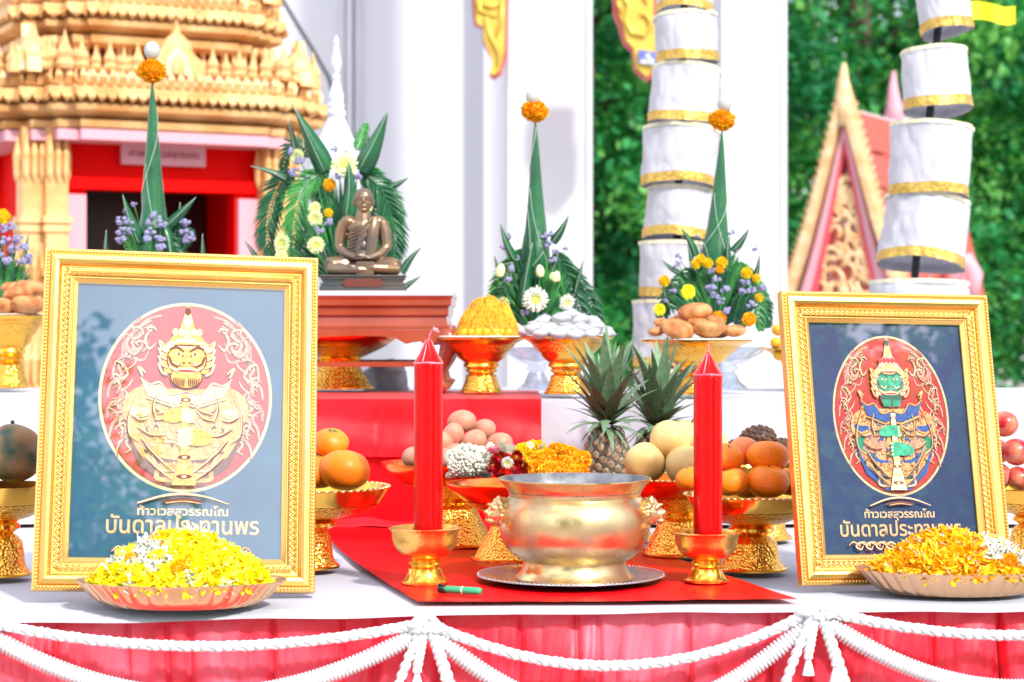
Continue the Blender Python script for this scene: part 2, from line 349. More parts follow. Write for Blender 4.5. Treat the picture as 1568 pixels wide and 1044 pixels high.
TL = [(.5, 17, 5.2, 0, 1, 'dense green tree filling the gap between the two white columns'),
      (1.5, 21, 6.6, 1, 1.3, 'tall tree standing behind the right white column'),
      (2.9, 17.5, 5.6, 2, 1.05, 'bushy tree rising behind the tip of the golden gable'),
      (4.9, 18.5, 6.0, 0, 1.15, 'broad tree behind the rightmost tiered white umbrella'),
      (6.2, 23, 7.2, 1, 1.4, 'tree at the far right edge of the view')]
for i, (x, y, h, k, s, lb) in enumerate(TL): tree('leafy_tree', lb, x, y, h, k, s, True, GT, i*1.3)
# trees on the visitors' side, behind the photographer: seen only as reflections; the two at right are added to darken the smaller glass
for i, (x, y, h, k, s, lb) in enumerate([(.75, -9, 6.0, 0, 1.1, 'tree reflected in the picture glass, nearest the altar'), (5.7, -2.9, 5.0, 1, 1.15, 'added unseen tree that darkens the glass of the smaller picture'), (7.2, -5.6, 5.4, 2, 1.3, 'added unseen tree that darkens the edge of the picture glass'), (-4.5, -11, 6.0, 1, 1.2, 'tree standing off to the left of the visitors')]):
    tree('offscreen_tree', lb, x, y, h, k, s, True, 'trees reflected in the picture glass', i*1.7+.4)

# ================================================================ GOLDEN GABLES (temple roof at right)
panel_red = mat('gable_panel_red', (.70, .16, .14), .6, c2=(.80, .62, .60), ns=7, lo=.45, hi=.6)
def gable(name, label, px, py_top, py_bot, D, yaw, half, paint, deep=1.6, detail=True):
    top = P(px, py_top, D); hgt = (py_bot-py_top)/F*D; t = thing(name, label, 'roof', (top.x, D, top.z-hgt), yaw)
    H = hgt*.80; n = 26
    for s in (-1, 1):
        b = MB(); prof = []
        for i in range(n+1):                                     # barge board with a slight upward sweep and a serrated outer edge
            u = i/n; x = s*half*(u**.92); z = H*(1-u)+.08*H*sin(PI*u)*-1
            prof.append((x, z))
        out = [(x+s*.05*half*2, z+.04) for x, z in prof]
        poly = prof+out[::-1]; b.prism(poly, -.09, .03); bo = b.build('barge_board', paint, t, False)
        te = MB()
        for i in range(n):
            (x, z) = out[i]; (x2, z2) = out[i+1]
            te.prism([(x, z), (x2, z2), ((x+x2)/2+s*.028, (z+z2)/2+.045)][::(1 if s > 0 else -1)], -.06, -.01)
        te.build('serrated_edge', paint, bo, False)
        b = MB(); p2 = [(x*.90, z-.05*H) for x, z in prof]; p3 = [(x*.80, z-.13*H) for x, z in prof]; b.prism(p2+p3[::-1], -.05, .0); b.build('white_moulding', pink_paint, t, False)
        b = MB(); p2 = [(x*.79, z-.135*H) for x, z in prof]; p3 = [(x*.72, z-.20*H) for x, z in prof]; b.prism(p2+p3[::-1], -.04, .0); b.build('red_moulding', orn_red, t, False)
    f = MB(); f.tube([(0, -.03, H*.93), (0, -.04, H*1.06), (-.01, -.04, H*1.16), (0, -.05, hgt)], [.075, .06, .035, .012], 8); f.build('finial', paint, t)
    pn = MB(); pn.prism([(-half*.72, -.02), (half*.72, -.02), (half*.36, H*.38), (0, H*.72), (-half*.36, H*.38)], .01, .05); pn.build('gable_panel', panel_red, t, False)
    if detail:
        rnd = random.Random(5); sc = MB()
        for i in range(46):
            z = rnd.uniform(.02, .62)*H; x = rnd.uniform(-1, 1)*half*.62*(1-z/(H*.74)); r = rnd.uniform(.05, .1); a0 = rnd.uniform(0, 6)
            sc.tube([(x+cos(a0+q*.6)*r*(1-q*.09), -.02, z+sin(a0+q*.6)*r*(1-q*.09)) for q in range(9)], [.014]*8+[.004], 6)
        kind(sc.build('gilded_scrolls', paint, t), 'stuff')
    # tiled slopes: rows of tiles on both sides of the ridge
    tile = MB(); tile.box((0, 0, 0), (.145, .26, .022)); tm = tile.mesh('tile', rust_red, False)
    for s in (-1, 1):
        sl = math.atan2(H*.95, half*.95); ln = math.hypot(H*.95, half*.95)
        dk = MB(); q0 = Matrix.Rotation(-s*(PI/2-sl) if False else 0, 4, 'Y')
        dk.add([(0, .05, H*.97), (s*half*.97, .05, 0), (s*half*.97, deep, 0), (0, deep, H*.97)], [(0, 1, 2, 3)]); rd = dk.build('roof_slope', rust_red, t, False)
        rows = int(ln/.2)
        if s > 0 and detail:
            for r_ in range(rows):
                for c_ in range(int(deep/.15)):
                    u = (r_+.5)/rows; o = link(tm, 'tile', rd, loc=(s*(half*.97*u+.02), .13+c_*.15, H*.97*(1-u)+.03)); o.rotation_euler = (0, sl*.96, 0)
                    o.rotation_euler = Euler3(sl)
    rg = MB(); rg.box((0, deep/2+.05, H+.0), (.05, deep, .05)); rg.build('ridge', white_paint, t, False)
    return t
def Euler3(sl):
    m = Matrix(((0, cos(sl), sin(sl)), (1, 0, 0), (0, -sin(sl), cos(sl)))).transposed().to_3x3()
    m = Matrix(((0, cos(sl), sin(sl)), (-1, 0, 0), (0, -sin(sl), cos(sl)))); return m.to_euler()
gable_gold = mat('gable_gold', (.88, .66, .40), .5, .1, c2=(.78, .44, .20), ns=14, bump=.3, bs=30)
gable('golden_gable', 'steep golden gable with serrated barge boards and red scroll panel among the trees', 1297, 98, 470, 12, R(-28), .345, gable_gold, 1.5)
gable('pink_gable', 'smaller pinkish gable tip behind the golden gable, beside the tiered umbrella', 1372, 110, 470, 14.5, R(-28), .33, pink_paint, 1.2, False)
kn = MB()
for i in range(5): kn.ball((hx(1475+i*3, 12.5), 12.5, CAM_Z-(415-500+i*16)/F*12.5), (.045, .04, .045), 10, 6)
kn.tube([P(1455, 440, 12.5), P(1462, 405, 12.5), P(1480, 400, 12.5), P(1490, 420, 12.5), P(1484, 455, 12.5)], [.05, .06, .06, .06, .06], 8)
tag(kn.build('roof_end_ornament', pink_paint), 'pink curling roof end ornament right of the tiered umbrella', 'ornament')

# ================================================================ GOLDEN SHRINE
SY = R(27); SD = 7.25
sh = thing('golden_shrine', 'golden many-tiered shrine with red body and dark doorway left of the white wall', 'shrine', (hx(196, 7.6), 7.6, 0), SY)
def plan(h, st=.13):                              # redented square: three steps at each corner
    a = h*(1-3*st); q = [(a, h), (a+h*st, h), (a+h*st, h*(1-st)), (a+2*h*st, h*(1-st)), (a+2*h*st, h*(1-2*st)), (a+3*h*st, h*(1-2*st)), (a+3*h*st, a)]
    q = [(a, h*1.06), (a, h), (a+h*st, h), (a+h*st, h*(1-st)), (a+2*h*st, h*(1-st)), (a+2*h*st, h*(1-2*st)), (h, h*(1-2*st)), (h, a), (h*1.06, a)]
    out = []
    for k in range(4):
        c, s = round(cos(-k*PI/2)), round(sin(-k*PI/2)); out += [(x*c-y*s, x*s+y*c) for x, y in q]
    return out
def redent(mb, prof, mi=0):
    rings = [[(x, y, z) for x, y in plan(h)] for h, z in prof]; n = len(rings[0]); vs = sum(rings, []); fs = []
    for i in range(len(rings)-1):
        for j in range(n): fs.append((i*n+j, (i+1)*n+j, (i+1)*n+(j+1)%n, i*n+(j+1)%n))
    fs.append(tuple(range(n))); fs.append(tuple((len(rings)-1)*n+j for j in range(n))[::-1]); return mb.add(vs, fs, mi)
m_ = MB(); redent(m_, [(.62, 0), (.62, .5), (.56, .56), (.56, .9), (.6, .95), (.64, 1.0), (.64, 1.06), (.5, 1.08)]); m_.build('pedestal', shrine_gold, sh, False)
# red body with an opening in the front
bh = .40
bd = MB(); zt, zb = 2.02, 1.06; ow, oh = .265, 1.80
for x0, x1, z0, z1 in ((-bh, -ow-.0, zb, zt), (ow, bh, zb, zt), (-ow, ow, oh, zt)):
    bd.box(((x0+x1)/2, -bh+.04, (z0+z1)/2), (x1-x0, .08, z1-z0))
for s in (-1, 1): bd.box((s*(bh-.04), .04, (zb+zt)/2), (.08, 2*bh-.084, zt-zb))
bd.box((0, bh-.04, (zb+zt)/2), (2*bh-.17, .08, zt-zb)); bd.box((0, .03, zt-.03), (2*bh-.17, 2*bh-.25, .05))
bd.build('body', shrine_red, sh, False)
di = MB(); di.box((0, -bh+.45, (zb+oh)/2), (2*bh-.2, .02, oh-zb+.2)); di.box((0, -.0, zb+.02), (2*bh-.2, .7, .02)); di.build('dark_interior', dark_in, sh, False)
for s in (-1, 1):
    j = MB(); j.box((s*(ow+.045), -bh-.012, (zb+oh-.02)/2), (.075, .03, oh-zb-.02)); j.build('door_jamb', pink_paint, sh, False)
lt = MB(); lt.box((0, -bh-.012, oh+.02), (2*ow+.2, .026, .04)); lt.build('lintel', shrine_red, sh, False)
sg = MB(); sg.box((.0, -bh-.02, 1.925), (.30, .02, .075)); sgo = sg.build('name_board', pink_paint, sh, False)
def text(body, size, mat_, parent, loc, rot, name='lettering', off=0, ext=0, sx=1, align='CENTER'):
    c = bpy.data.curves.new(name, 'FONT'); c.body = body; c.size = size; c.align_x = align; c.offset = off; c.extrude = ext; c.resolution_u = 4
    o = bpy.data.objects.new(name, c); COL.objects.link(o)
    me = bpy.data.meshes.new_from_object(o.evaluated_get(bpy.context.evaluated_depsgraph_get())); bpy.data.objects.remove(o); bpy.data.curves.remove(c)
    me.materials.clear(); me.materials.append(mat_); return link(me, name, parent, loc=loc, rot=rot, scale=(sx, 1, 1))
text('ศาลท้าวเวสสุวรรณ', .034, dark_red, sgo, (0, -bh-.032, 1.915), (PI/2, 0, 0), ext=.0005)
# gilded pillar bundles at the corners
pil = MB()
pil.box((0, 0, 0), (.075, .075, .95)); 
for z, w in ((.16, .10), (.13, .092), (-.02, .10), (-.05, .09), (-.3, .1)): pil.box((0, 0, z), (w, w, .022))
for z0 in (.44, .06, -.25):
    for k, (dx, dy) in enumerate(((-.026, -.045), (.0, -.047), (.026, -.045), (-.045, 0), (.045, 0))):
        pil.lathe([(.0, z0-.2*.8), (.011, z0-.13), (.014, z0-.06), (.008, z0-.03), (.001, z0+.012)], 6, M=Matrix.Translation((dx, dy, 0)))
pm = pil.mesh('pillar', shrine_gold, False)
for sx in (-1, 1):
    for (a, b) in ((.385, .44), (.455, .40), (.44, .33)):
        for sy in (-1, 1): link(pm, 'pillar', sh, loc=(sx*a, sy*b, 1.53))
# flame capitals row
def spike(h, w): 
    m = MB(); m.lathe([(0, 0), (w*.42, .0), (w*.5, h*.12), (w*.34, h*.25), (w*.44, h*.4), (w*.2, h*.62), (w*.1, h*.8), (0.0005, h)], 7); return m
spm = spike(.15, .06).mesh('spike', shrine_gold, False)
smallsp = spike(.09, .045).mesh('spike', shrine_gold, False)
def antefix_mesh(w, h):
    m = MB(); m.prism([(-w/2, 0), (w/2, 0), (w*.44, h*.3), (w*.30, h*.42), (w*.22, h*.62), (w*.07, h*.75), (0, h), (-w*.07, h*.75), (-w*.22, h*.62), (-w*.30, h*.42), (-w*.44, h*.3)], -.018, .018, 0)
    m.prism([(-w*.26, h*.04), (w*.26, h*.04), (w*.18, h*.34), (0, h*.55), (-w*.18, h*.34)], -.03, -.02, 1)
    m.prism([(-w*.1, h*.06), (w*.1, h*.06), (w*.1, h*.26), (0, h*.4), (-w*.1, h*.26)], -.045, -.031, 0); return m.mesh('antefix', [shrine_gold, shrine_pale], False)
afm = antefix_mesh(.25, .25); afs = antefix_mesh(.13, .13)
def tier(z, h, hh, pitch, big, small):
    """a cornice of stacked mouldings, a balustrade with niches behind it, antefixes and spikes"""
    m = MB(); redent(m, [(h*.80, z), (h*.90, z+.012), (h*.91, z+.035), (h*.84, z+.04), (h*.97, z+.065), (h*.98, z+.085), (h*.90, z+.09), (h, z+.115), (h, z+.14), (h*.93, z+.145), (h*.92, z+.16)]); m.build('cornice', shrine_gold, sh, False)
    m = MB(); redent(m, [(h*.885, z+.160), (h*.885, z+.205), (h*.86, z+.206)]); m.build('balustrade', shrine_pale, sh, False)
    lp = MB(); pp = plan(h)
    for i in range(len(pp)):
        (xa, ya), (xb, yb) = pp[i], pp[(i+1) % len(pp)]; L_ = math.hypot(xb-xa, yb-ya); n = max(1, int(L_/.034))
        for j in range(n):
            u = (j+.5)/n; x, y = xa+(xb-xa)*u, ya+(yb-ya)*u; a = math.atan2(y, x); w = L_/n*.46; tx, ty = (xb-xa)/L_, (yb-ya)/L_; nx, ny = ty, -tx
            if nx*x+ny*y < 0: nx, ny = -nx, -ny
            for zz_, hh_, sc in ((z+.15, .055, .96), (z+.118, -.03, 1.0)):
                X, Y = x*sc, y*sc; lp.add([(X-tx*w, Y-ty*w, zz_), (X+tx*w, Y+ty*w, zz_), (X+nx*.012+tx*w*.7, Y+ny*.012+ty*w*.7, zz_+hh_*.5), (X+nx*.012-tx*w*.7, Y+ny*.012-ty*w*.7, zz_+hh_*.5), (X, Y, zz_+hh_), (X-nx*.006, Y-ny*.006, zz_)], [(0, 1, 2, 3), (3, 2, 4), (0, 3, 4, 5), (1, 5, 4, 2)])
    kind(lp.build('lotus_petals', shrine_gold, sh, False), 'stuff')
    m = MB(); redent(m, [(h*.60, z+.16), (h*.60, z+hh)]); m.build('niche_wall', dark_red, sh, False)
    st = .13; a = h*(1-3*st)
    def put(me, x, y, zz, k, s=1.0): 
        c, sn = cos(k*PI/2), sin(k*PI/2); link(me, me.name.split('.')[0], sh, loc=(x*c-y*sn, x*sn+y*c, zz), rot=(0, 0, k*PI/2), scale=s)
    for k in range(4):
        put(big, 0, -h*.93, z+.19, k, h/.75)
        for s in (-1, 1):
            put(small, s*h*.78, -h*.80, z+.19, k, h/.52*1.1)
            for xx, yy, q in ((.30, .93, 1), (.38, .93, 1.2), (.46, .93, 1), (.54, .93, 1.3), (.64, .84, 1.1), (.70, .84, 1.3), (.88, .74, 1.1), (.95, .64, 1.5), (.22, .93, 1.2)): put(smallsp, s*h*xx, -h*yy, z+.20, k, q)
        n = int(h*2/.055)
        for i in range(n):
            x = -h*.66+h*1.32*(i+.5)/n; put(nich, x, -h*.66, z+.16, k)
nm = MB(); nm.box((0, 0, .02), (.03, .03, .04)); nm.lathe([(.018, .04), (.012, .06), (.014, .10), (.009, .13), (.016, .15), (.016, .17)], 6); nich = nm.mesh('niche_post', shrine_gold, False)
rf0 = MB(); redent(rf0, [(.54, 1.955), (.54, 1.99)]); rf0.build('soffit', pink_paint, sh, False)
tier(1.985, .60, .33, .055, afm, afs)
tier(2.285, .475, .30, .05, afm, afs)
tier(2.575, .36, .28, .05, afm, afs)
tier(2.86, .22, .22, .05, afs, afs)
tp = MB(); tp.lathe([(.14, 3.05), (.17, 3.12), (.1, 3.2), (.12, 3.26), (.06, 3.4), (.07, 3.46), (.03, 3.6), (.035, 3.66), (.012, 3.85), (.001, 4.2)], 20); tp.build('spire', shrine_gold, sh)
# ================================================================ ALTAR
AX0, AX1 = -1.15, 1.15; YF = 2.84
# altar table under its cloth
at = thing('altar_table', 'long altar table hidden under white cloth and red skirt', 'table', (0, 3.5, 0))
m = MB(); m.box((0, .07, TT-.035), (2.5, 1.14, .05)); m.build('table_top', wood_red, at, False)
for sx in (-1, 1):
    for sy in (-1, 1): m = MB(); m.box((sx*1.15, .07+sy*.52, (TT-.06)/2), (.05, .05, TT-.06)); m.build('leg', wood_red, at, False)
def yfront(x): return YF + .03 + .045*x + .004*sin(x*3)
# white cloth: top sheet, front overhang
m = MB()
def wc(u, v):
    x = -1.25+2.5*u; y = yfront(x)-.004+(1.31)*v
    return (x, y, TT-.004+.0012*noise.noise(Vector((x*6, y*6, 0)))+(.0 if v > .02 else 0))
m.grid(wc, 160, 70)
def edge(x): return .006+.010*max(0, -x)*1.2+.003*noise.noise(Vector((x*7, 3, 0)))
m.grid(lambda u, v: (-1.25+2.5*u, yfront(-1.25+2.5*u)-.004-.026*sin(min(1, v)*PI/2)-.001*v, TT-.004+.0012*noise.noise(Vector(((-1.25+2.5*u)*6, (yfront(-1.25+2.5*u)-.004)*6, 0)))-edge(-1.25+2.5*u)*v), 160, 4)
tag(m.build('white_tablecloth', white_cloth), 'plain white cloth covering the lower altar table top', 'tablecloth')
# pleated red satin skirt
rs = random.Random(3); pl = []; x = -1.3
while x < 1.35:
    w = rs.choice((.018, .03, .05, .08, .11, .13))*rs.uniform(.8, 1.2); pl.append((x, w, rs.uniform(.5, 1.0), rs.uniform(-.6, .6))); x += w
CR = [-1.25+.02*i+rs.uniform(0, .09) for i in range(0, 125, 4)]
def fold(x, t):
    n1 = noise.noise(Vector((x*7+.4*t, t*.5, 2))); n2 = abs(noise.noise(Vector((x*19+.8*t, t*.7, 6)))); n3 = abs(noise.noise(Vector((x*46+.5*t, t, 9)))); y = (.020*n1+.030*(n2**.7)+.009*(n3**.7))*(.15+.85*t)
    for q in CR:
        if abs(x-q) < .010: y -= .016*(1-abs(x-q)/.010)**2*(.35+.65*t)
    return y
    for (a, w, d, ph) in pl:
        if a-.0001 <= x+ph*.012*t < a+w:
            u = min(1, max(0, (x+ph*.012*t-a)/w)); e = min(u, 1-u)*w; y = (1-math.exp(-(e/.0075)**1.3))*min(.050, w*.6+.012)*d*(.35+.9*t)+sin(PI*u)*w*.10*t; break
    return y+.010*t*noise.noise(Vector((x*4.5, t, 11)))+.006*t*sin(x*41+2*sin(x*7))
m = MB(); NX = 1800
def sk(u, v):
    x = -1.25+2.5*u; f = fold(x, 1-math.exp(-v*7)); z = TT-.008-(TT-.06)*v**1.25
    wr = (.005*noise.noise(Vector((x*13, z*9, 1)))+.0030*noise.noise(Vector((x*34, z*26, 5)))+.0016*noise.noise(Vector((x*60, z*60, 5))))*(1-math.exp(-v*12))
    return (x+.006*noise.noise(Vector((x*5, z*9, 7)))*min(1, v*5), yfront(x)-.001-f-wr, z)
m.grid(sk, NX, 60)
tag(m.build('table_skirt', satin_red), 'shiny red satin skirt gathered in pleats along the altar front', 'table skirt')
# braided white swags
def swag(xa, za, xb, zb, sag, yoff, kind_, name, label):
    n = 260; mb = MB(); pts = []
    for i in range(n+1):
        u = i/n; x = xa+(xb-xa)*u; z = za+(zb-za)*u-sag*4*u*(1-u); pts.append(Vector((x, yfront(x)-.048-yoff-.012*sin(PI*u), z)))
    ln = sum((pts[i+1]-pts[i]).length for i in range(n))
    if kind_ == 'twist':                     # three soft strands plaited: lens-shaped bulges
        per = .021
        for s in range(3):
            q = []
            for i, p in enumerate(pts):
                a = 2*PI*(ln*i/n)/(per*2)+s*2*PI/3; t = (pts[min(i+1, n)]-pts[max(i-1, 0)]).normalized(); nn = Vector((-t.z, 0, t.x))
                q.append(p+nn*.0036*sin(a)+Vector((0, .003*cos(a), 0)))
            rr = [.0041+.0010*sin(2*PI*(ln*i/n)/per*2+s) for i in range(n+1)]
            mb.tube(q, rr, 8)
        return tag(mb.build(name, cord), label, 'braided cord', 'white cords draped on the altar skirt')
    else:                                     # thick fringe band with close ribs
        rib = int(ln/.0052); 
        w = .0112
        for i in range(rib):
            u = i/rib*n; k = int(u); p = pts[k].lerp(pts[min(k+1, n)], u-k); t = (pts[min(k+2, n)]-pts[max(k-1, 0)]).normalized(); nn = Vector((-t.z, 0, t.x))
            mb.tube([p-nn*w, p-nn*w*.5-Vector((0, .005, 0)), p-Vector((0, .0075, 0)), p+nn*w*.5-Vector((0, .005, 0)), p+nn*w], [.0022, .003, .0033, .003, .0022], 6)
        return tag(mb.build(name, cord), label, 'cord garland', 'white cords draped on the altar skirt')
zk = lambda py, x: CAM_Z-(py-HY)/F*(yfront(x)-.05)
kx = [hx(-45, 2.79), hx(652, 2.79), hx(1258, 2.79), hx(1880, 2.79)]; kz = [CAM_Z-(945-500)/F*2.79, CAM_Z-(956-500)/F*2.79, CAM_Z-(940-500)/F*2.79, CAM_Z-(945-500)/F*2.79]
nm_ = ('left end of the altar to the left knot', 'between the two knots', 'right knot to the right end of the altar')
for i in range(3):
    swag(kx[i], kz[i], kx[i+1], kz[i+1], (.033, .066, .034)[i], .004, 'twist', 'twisted_cord', 'thin twisted white cord, from '+nm_[i] if i != 1 else 'thin twisted white cord swagged between the two knots')
    swag(kx[i], kz[i]-.008, kx[i+1], kz[i+1]-.008, (.092, .125, .098)[i], .0, 'rib', 'ribbed_garland', 'thick ribbed white garland, from '+nm_[i] if i != 1 else 'thick ribbed white garland sagging between the two knots')
for i in (1, 2):
    t = thing('cord_knot', 'white knot of cords with tassels on the '+('left' if i == 1 else 'right')+' half of the altar skirt', 'knot', (kx[i], yfront(kx[i])-.05, kz[i]), 0, 'white knots with hanging tassels')
    mb = MB(); rn = random.Random(i)
    for k in range(16):
        a = rn.uniform(-1, 1)*1.4; mb.tube([(rn.uniform(-.004, .004), -.008, .006), (sin(a)*.014, -.018, .0+rn.uniform(-.01, .01)), (sin(a)*.03, -.006, -.014*cos(a)-.002)], [.0035, .006, .0035], 7)
    mb.build('bow', cord, t)
    for s, dx, dz in ((-1, -.045, -.105), (1, .04, -.105), (-1, -.012, -.06), (1, .025, -.07)):
        cb = MB(); n = 46
        for q in range(2):
            pp = []
            for k in range(n+1):
                u = k/n; a = u*26+q*PI; pp.append((dx*u**.8+.0035*sin(a), -.012+.003*cos(a), dz*u))
            cb.tube(pp, .0042, 6)
        cb.build('hanging_cord', cord, t)
        ts = MB(); ts.lathe([(.001, 0), (.006, -.003), (.0065, -.009), (.0035, -.012), (.006, -.02), (.0085, -.032), (.002, -.033)], 12, rf=lambda a, r, z: 1+.06*sin(9*a)); ts.build('tassel', cord, t, loc=(dx, -.013, dz+.004))
    if i == 2:
        for dx, dz in ((-.012, -.098), (.037, -.104)):
            b_ = MB(); b_.lathe([(.0005, 0), (.004, -.006), (.0085, -.016), (.009, -.021), (.004, -.026), (.0005, -.027)], 10); b_.build('green_bead', lighter_g, t, loc=(dx, -.016, dz))
# red runner lying across the table: from the step to the front edge
A0 = foot(488, 4.0, 0); A1 = foot(822, 4.0, 0); B0 = foot(640, yfront(-.1)+.004, 0); B1 = foot(1222, yfront(.35)+.004, 0)
A1 = Vector((.12, 4.0, 0))
m = MB()
def rc(u, v):
    L_ = A0.lerp(B0, v); R_ = A1.lerp(B1, v); p = L_.lerp(R_, u); bow = -.02*sin(PI*v)*(1-u)
    return (p.x+bow, p.y, TT+.003+.0016*noise.noise(Vector((p.x*5, p.y*3, 2)))+.0022*abs(noise.noise(Vector((p.x*14+p.y*5, p.y*6, 4))))+.004*max(0, noise.noise(Vector((p.x*3+p.y*4, p.y*2-p.x*5, 9))))**1)
m.grid(rc, 70, 80); tag(m.build('red_runner', red_cloth), 'flat glossy red cloth running across the white tablecloth under the incense bowl', 'cloth')
# upper step: box with white cloth and red cloth drop
ust = thing('upper_step', 'raised rear step of the altar carrying golden stands', 'step', (0, 4.45, 0))
m = MB(); m.box((0, 0, UP-.03), (2.9, .86, .04)); m.build('step_top', wood_red, ust, False)
m = MB(); m.box((0, .0, (UP-.05)/2), (2.8, .80, UP-.052)); m.build('step_box', wood_red, ust, False)
def yr(x): return 4.0
def drape(x0, x1, z0, z1, y, amp, f, seed, topd=.86, zt=None):
    mb = MB()
    def fn(u, v):
        x = x0+(x1-x0)*u; z = z0+(z1-z0)*v; k = min(1, v*3); s = amp*k*(sin(x*f+seed)+.5*sin(x*f*2.3+seed*2))+.006*noise.noise(Vector((x*8, z*9, seed)))*k
        return (x, y-.006-abs(amp)-s, z)
    mb.grid(fn, 200, 24)
    mb.grid(lambda u, v: (x0+(x1-x0)*u, y-.006-abs(amp)+(topd)*v, z0+(0 if v > 0 else 0)), 20, 6); return mb
tag(drape(-1.4, 1.4, UP-.004, TT+.004, 3.995, .010, 17, 1).build('white_step_cloth', white_cloth), 'white cloth hanging down the front of the raised step', 'cloth')
rx0, rx1 = hx(350, 3.97), hx(827, 3.97)
m = drape(rx0, rx1, UP-.001, TT+.006, 3.955, .004, 12, 4, .5); tag(m.build('red_step_cloth', red_cloth), 'red cloth draped over the step down to the table', 'cloth')
m = MB()
def rfold(u, v):
    x = rx0-.004+(rx1-rx0+.006)*u; z = UP+.0015-(.108)*v; s = .003*sin(x*30+2)*v+.016*noise.noise(Vector((x*6+z*7, z*14-x*3, 3)))*min(1, v*2)+.006*abs(noise.noise(Vector((x*18, z*9, 8))))*v-.002*(abs((x*6) % 1-.5) < .03)
    return (x, 3.932-.004*v-s, z)
m.grid(rfold, 160, 20); m.grid(lambda u, v: (rx0-.004+(rx1-rx0+.006)*u, 3.932+.5*v, UP+.0015), 20, 4)
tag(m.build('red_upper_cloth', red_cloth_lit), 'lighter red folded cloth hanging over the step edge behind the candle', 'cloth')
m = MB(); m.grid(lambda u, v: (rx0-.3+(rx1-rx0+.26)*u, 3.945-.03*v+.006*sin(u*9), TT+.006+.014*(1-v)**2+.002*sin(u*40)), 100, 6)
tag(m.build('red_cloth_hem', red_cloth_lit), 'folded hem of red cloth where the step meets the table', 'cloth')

# ================================================================ PICTURE FRAMES
def mm(*a): return None
navy = mat('print_navy', (.006, .026, .12), .5, c2=(.010, .038, .16), ns=9)
navy_l = mat('print_teal', (.004, .075, .19), .5, c2=(.008, .115, .23), ns=9)
pr_red = mat('print_red', (.50, .012, .02), .5, c2=(.62, .03, .04), ns=25)
pr_gold = mat('print_gold', (.80, .52, .20), .5, c2=(.62, .30, .10), ns=160)
pr_cream = mat('print_cream', (.85, .68, .42), .5, c2=(.8, .5, .3), ns=140)
pr_pink = mat('print_pink', (.80, .42, .32), .5, c2=(.7, .25, .2), ns=140)
pr_green = mat('print_green', (.01, .22, .12), .5, c2=(.03, .42, .25), ns=110)
pr_dgreen = mat('print_dark_green', (.004, .08, .05), .5)
pr_blue = mat('print_blue', (.02, .06, .30), .5, c2=(.04, .14, .5), ns=160)
pr_orn = mat('print_ornament', (.60, .08, .04), .5, c2=(.85, .50, .20), ns=230, tex='voronoi', lo=.2, hi=.55)
pr_ochre = mat('print_ochre', (.80, .50, .16), .5, c2=(.58, .30, .07), ns=150)
pr_shadow = mat('print_brown', (.14, .03, .02), .5)
MI = dict(navy=0, red=1, gold=2, cream=3, pink=4, green=5, dgreen=6, blue=7, orn=8, ochre=9, brown=10)
class Art:
    """flat printed picture: overlapping shapes, each a hair above the last; x right, y up, unit = half width of the medallion"""
    def __init__(s, M): s.mb = MB(); s.z = .0002; s.M = M
    def up(s): s.z += .000012
    def poly(s, pts, c, mirror=False):
        s.up(); s.mb.flat(pts, MI[c], s.z, s.M)
        if mirror: s.up(); s.mb.flat([(-x, y) for x, y in pts][::-1], MI[c], s.z, s.M)
    def ell(s, x, y, rx, ry, c, a=0, mirror=False, n=40):
        p = [(x+rx*cos(t)*cos(a)-ry*sin(t)*sin(a), y+rx*cos(t)*sin(a)+ry*sin(t)*cos(a)) for t in [2*PI*i/n for i in range(n)]]; s.poly(p, c, mirror)
    def line(s, pts, w, c, mirror=False, taper=True, sh=True):
        if sh and c in ('pink', 'cream', 'gold') and w < .07: s.line([(x+.004, y-.007) for x, y in pts], w*.85, 'brown', mirror, taper, False); w = w*.62
        n = len(pts); q = []
        for i in range(n-1):                                   # Catmull-Rom smoothing
            p0, p1, p2, p3 = [Vector(pts[max(0, min(n-1, i+k))]) for k in (-1, 0, 1, 2)]
            for k in range(6):
                t = k/6; q.append(.5*((2*p1)+(p2-p0)*t+(2*p0-5*p1+4*p2-p3)*t*t+(-p0+3*p1-3*p2+p3)*t**3))
        q.append(Vector(pts[-1])); m = len(q); lf, rt = [], []
        for i in range(m):
            d = (q[min(i+1, m-1)]-q[max(i-1, 0)]); d = d.normalized() if d.length > 0 else Vector((1, 0)); nn = Vector((-d.y, d.x)); ww = w*(sin(PI*min(1, (i/m)*.8+.16)) if taper else 1)*.5+w*.06
            lf.append(q[i]+nn*ww); rt.append(q[i]-nn*ww)
        for mr in ((1, -1) if mirror else (1,)):
            s.up(); vs = [(mr*p.x, p.y, s.z) for p in lf]+[(mr*p.x, p.y, s.z) for p in rt]
            s.mb.add(vs, [(i, i+1, m+i+1, m+i) if mr < 0 else (i, m+i, m+i+1, i+1) for i in range(m-1)], MI[c], s.M)
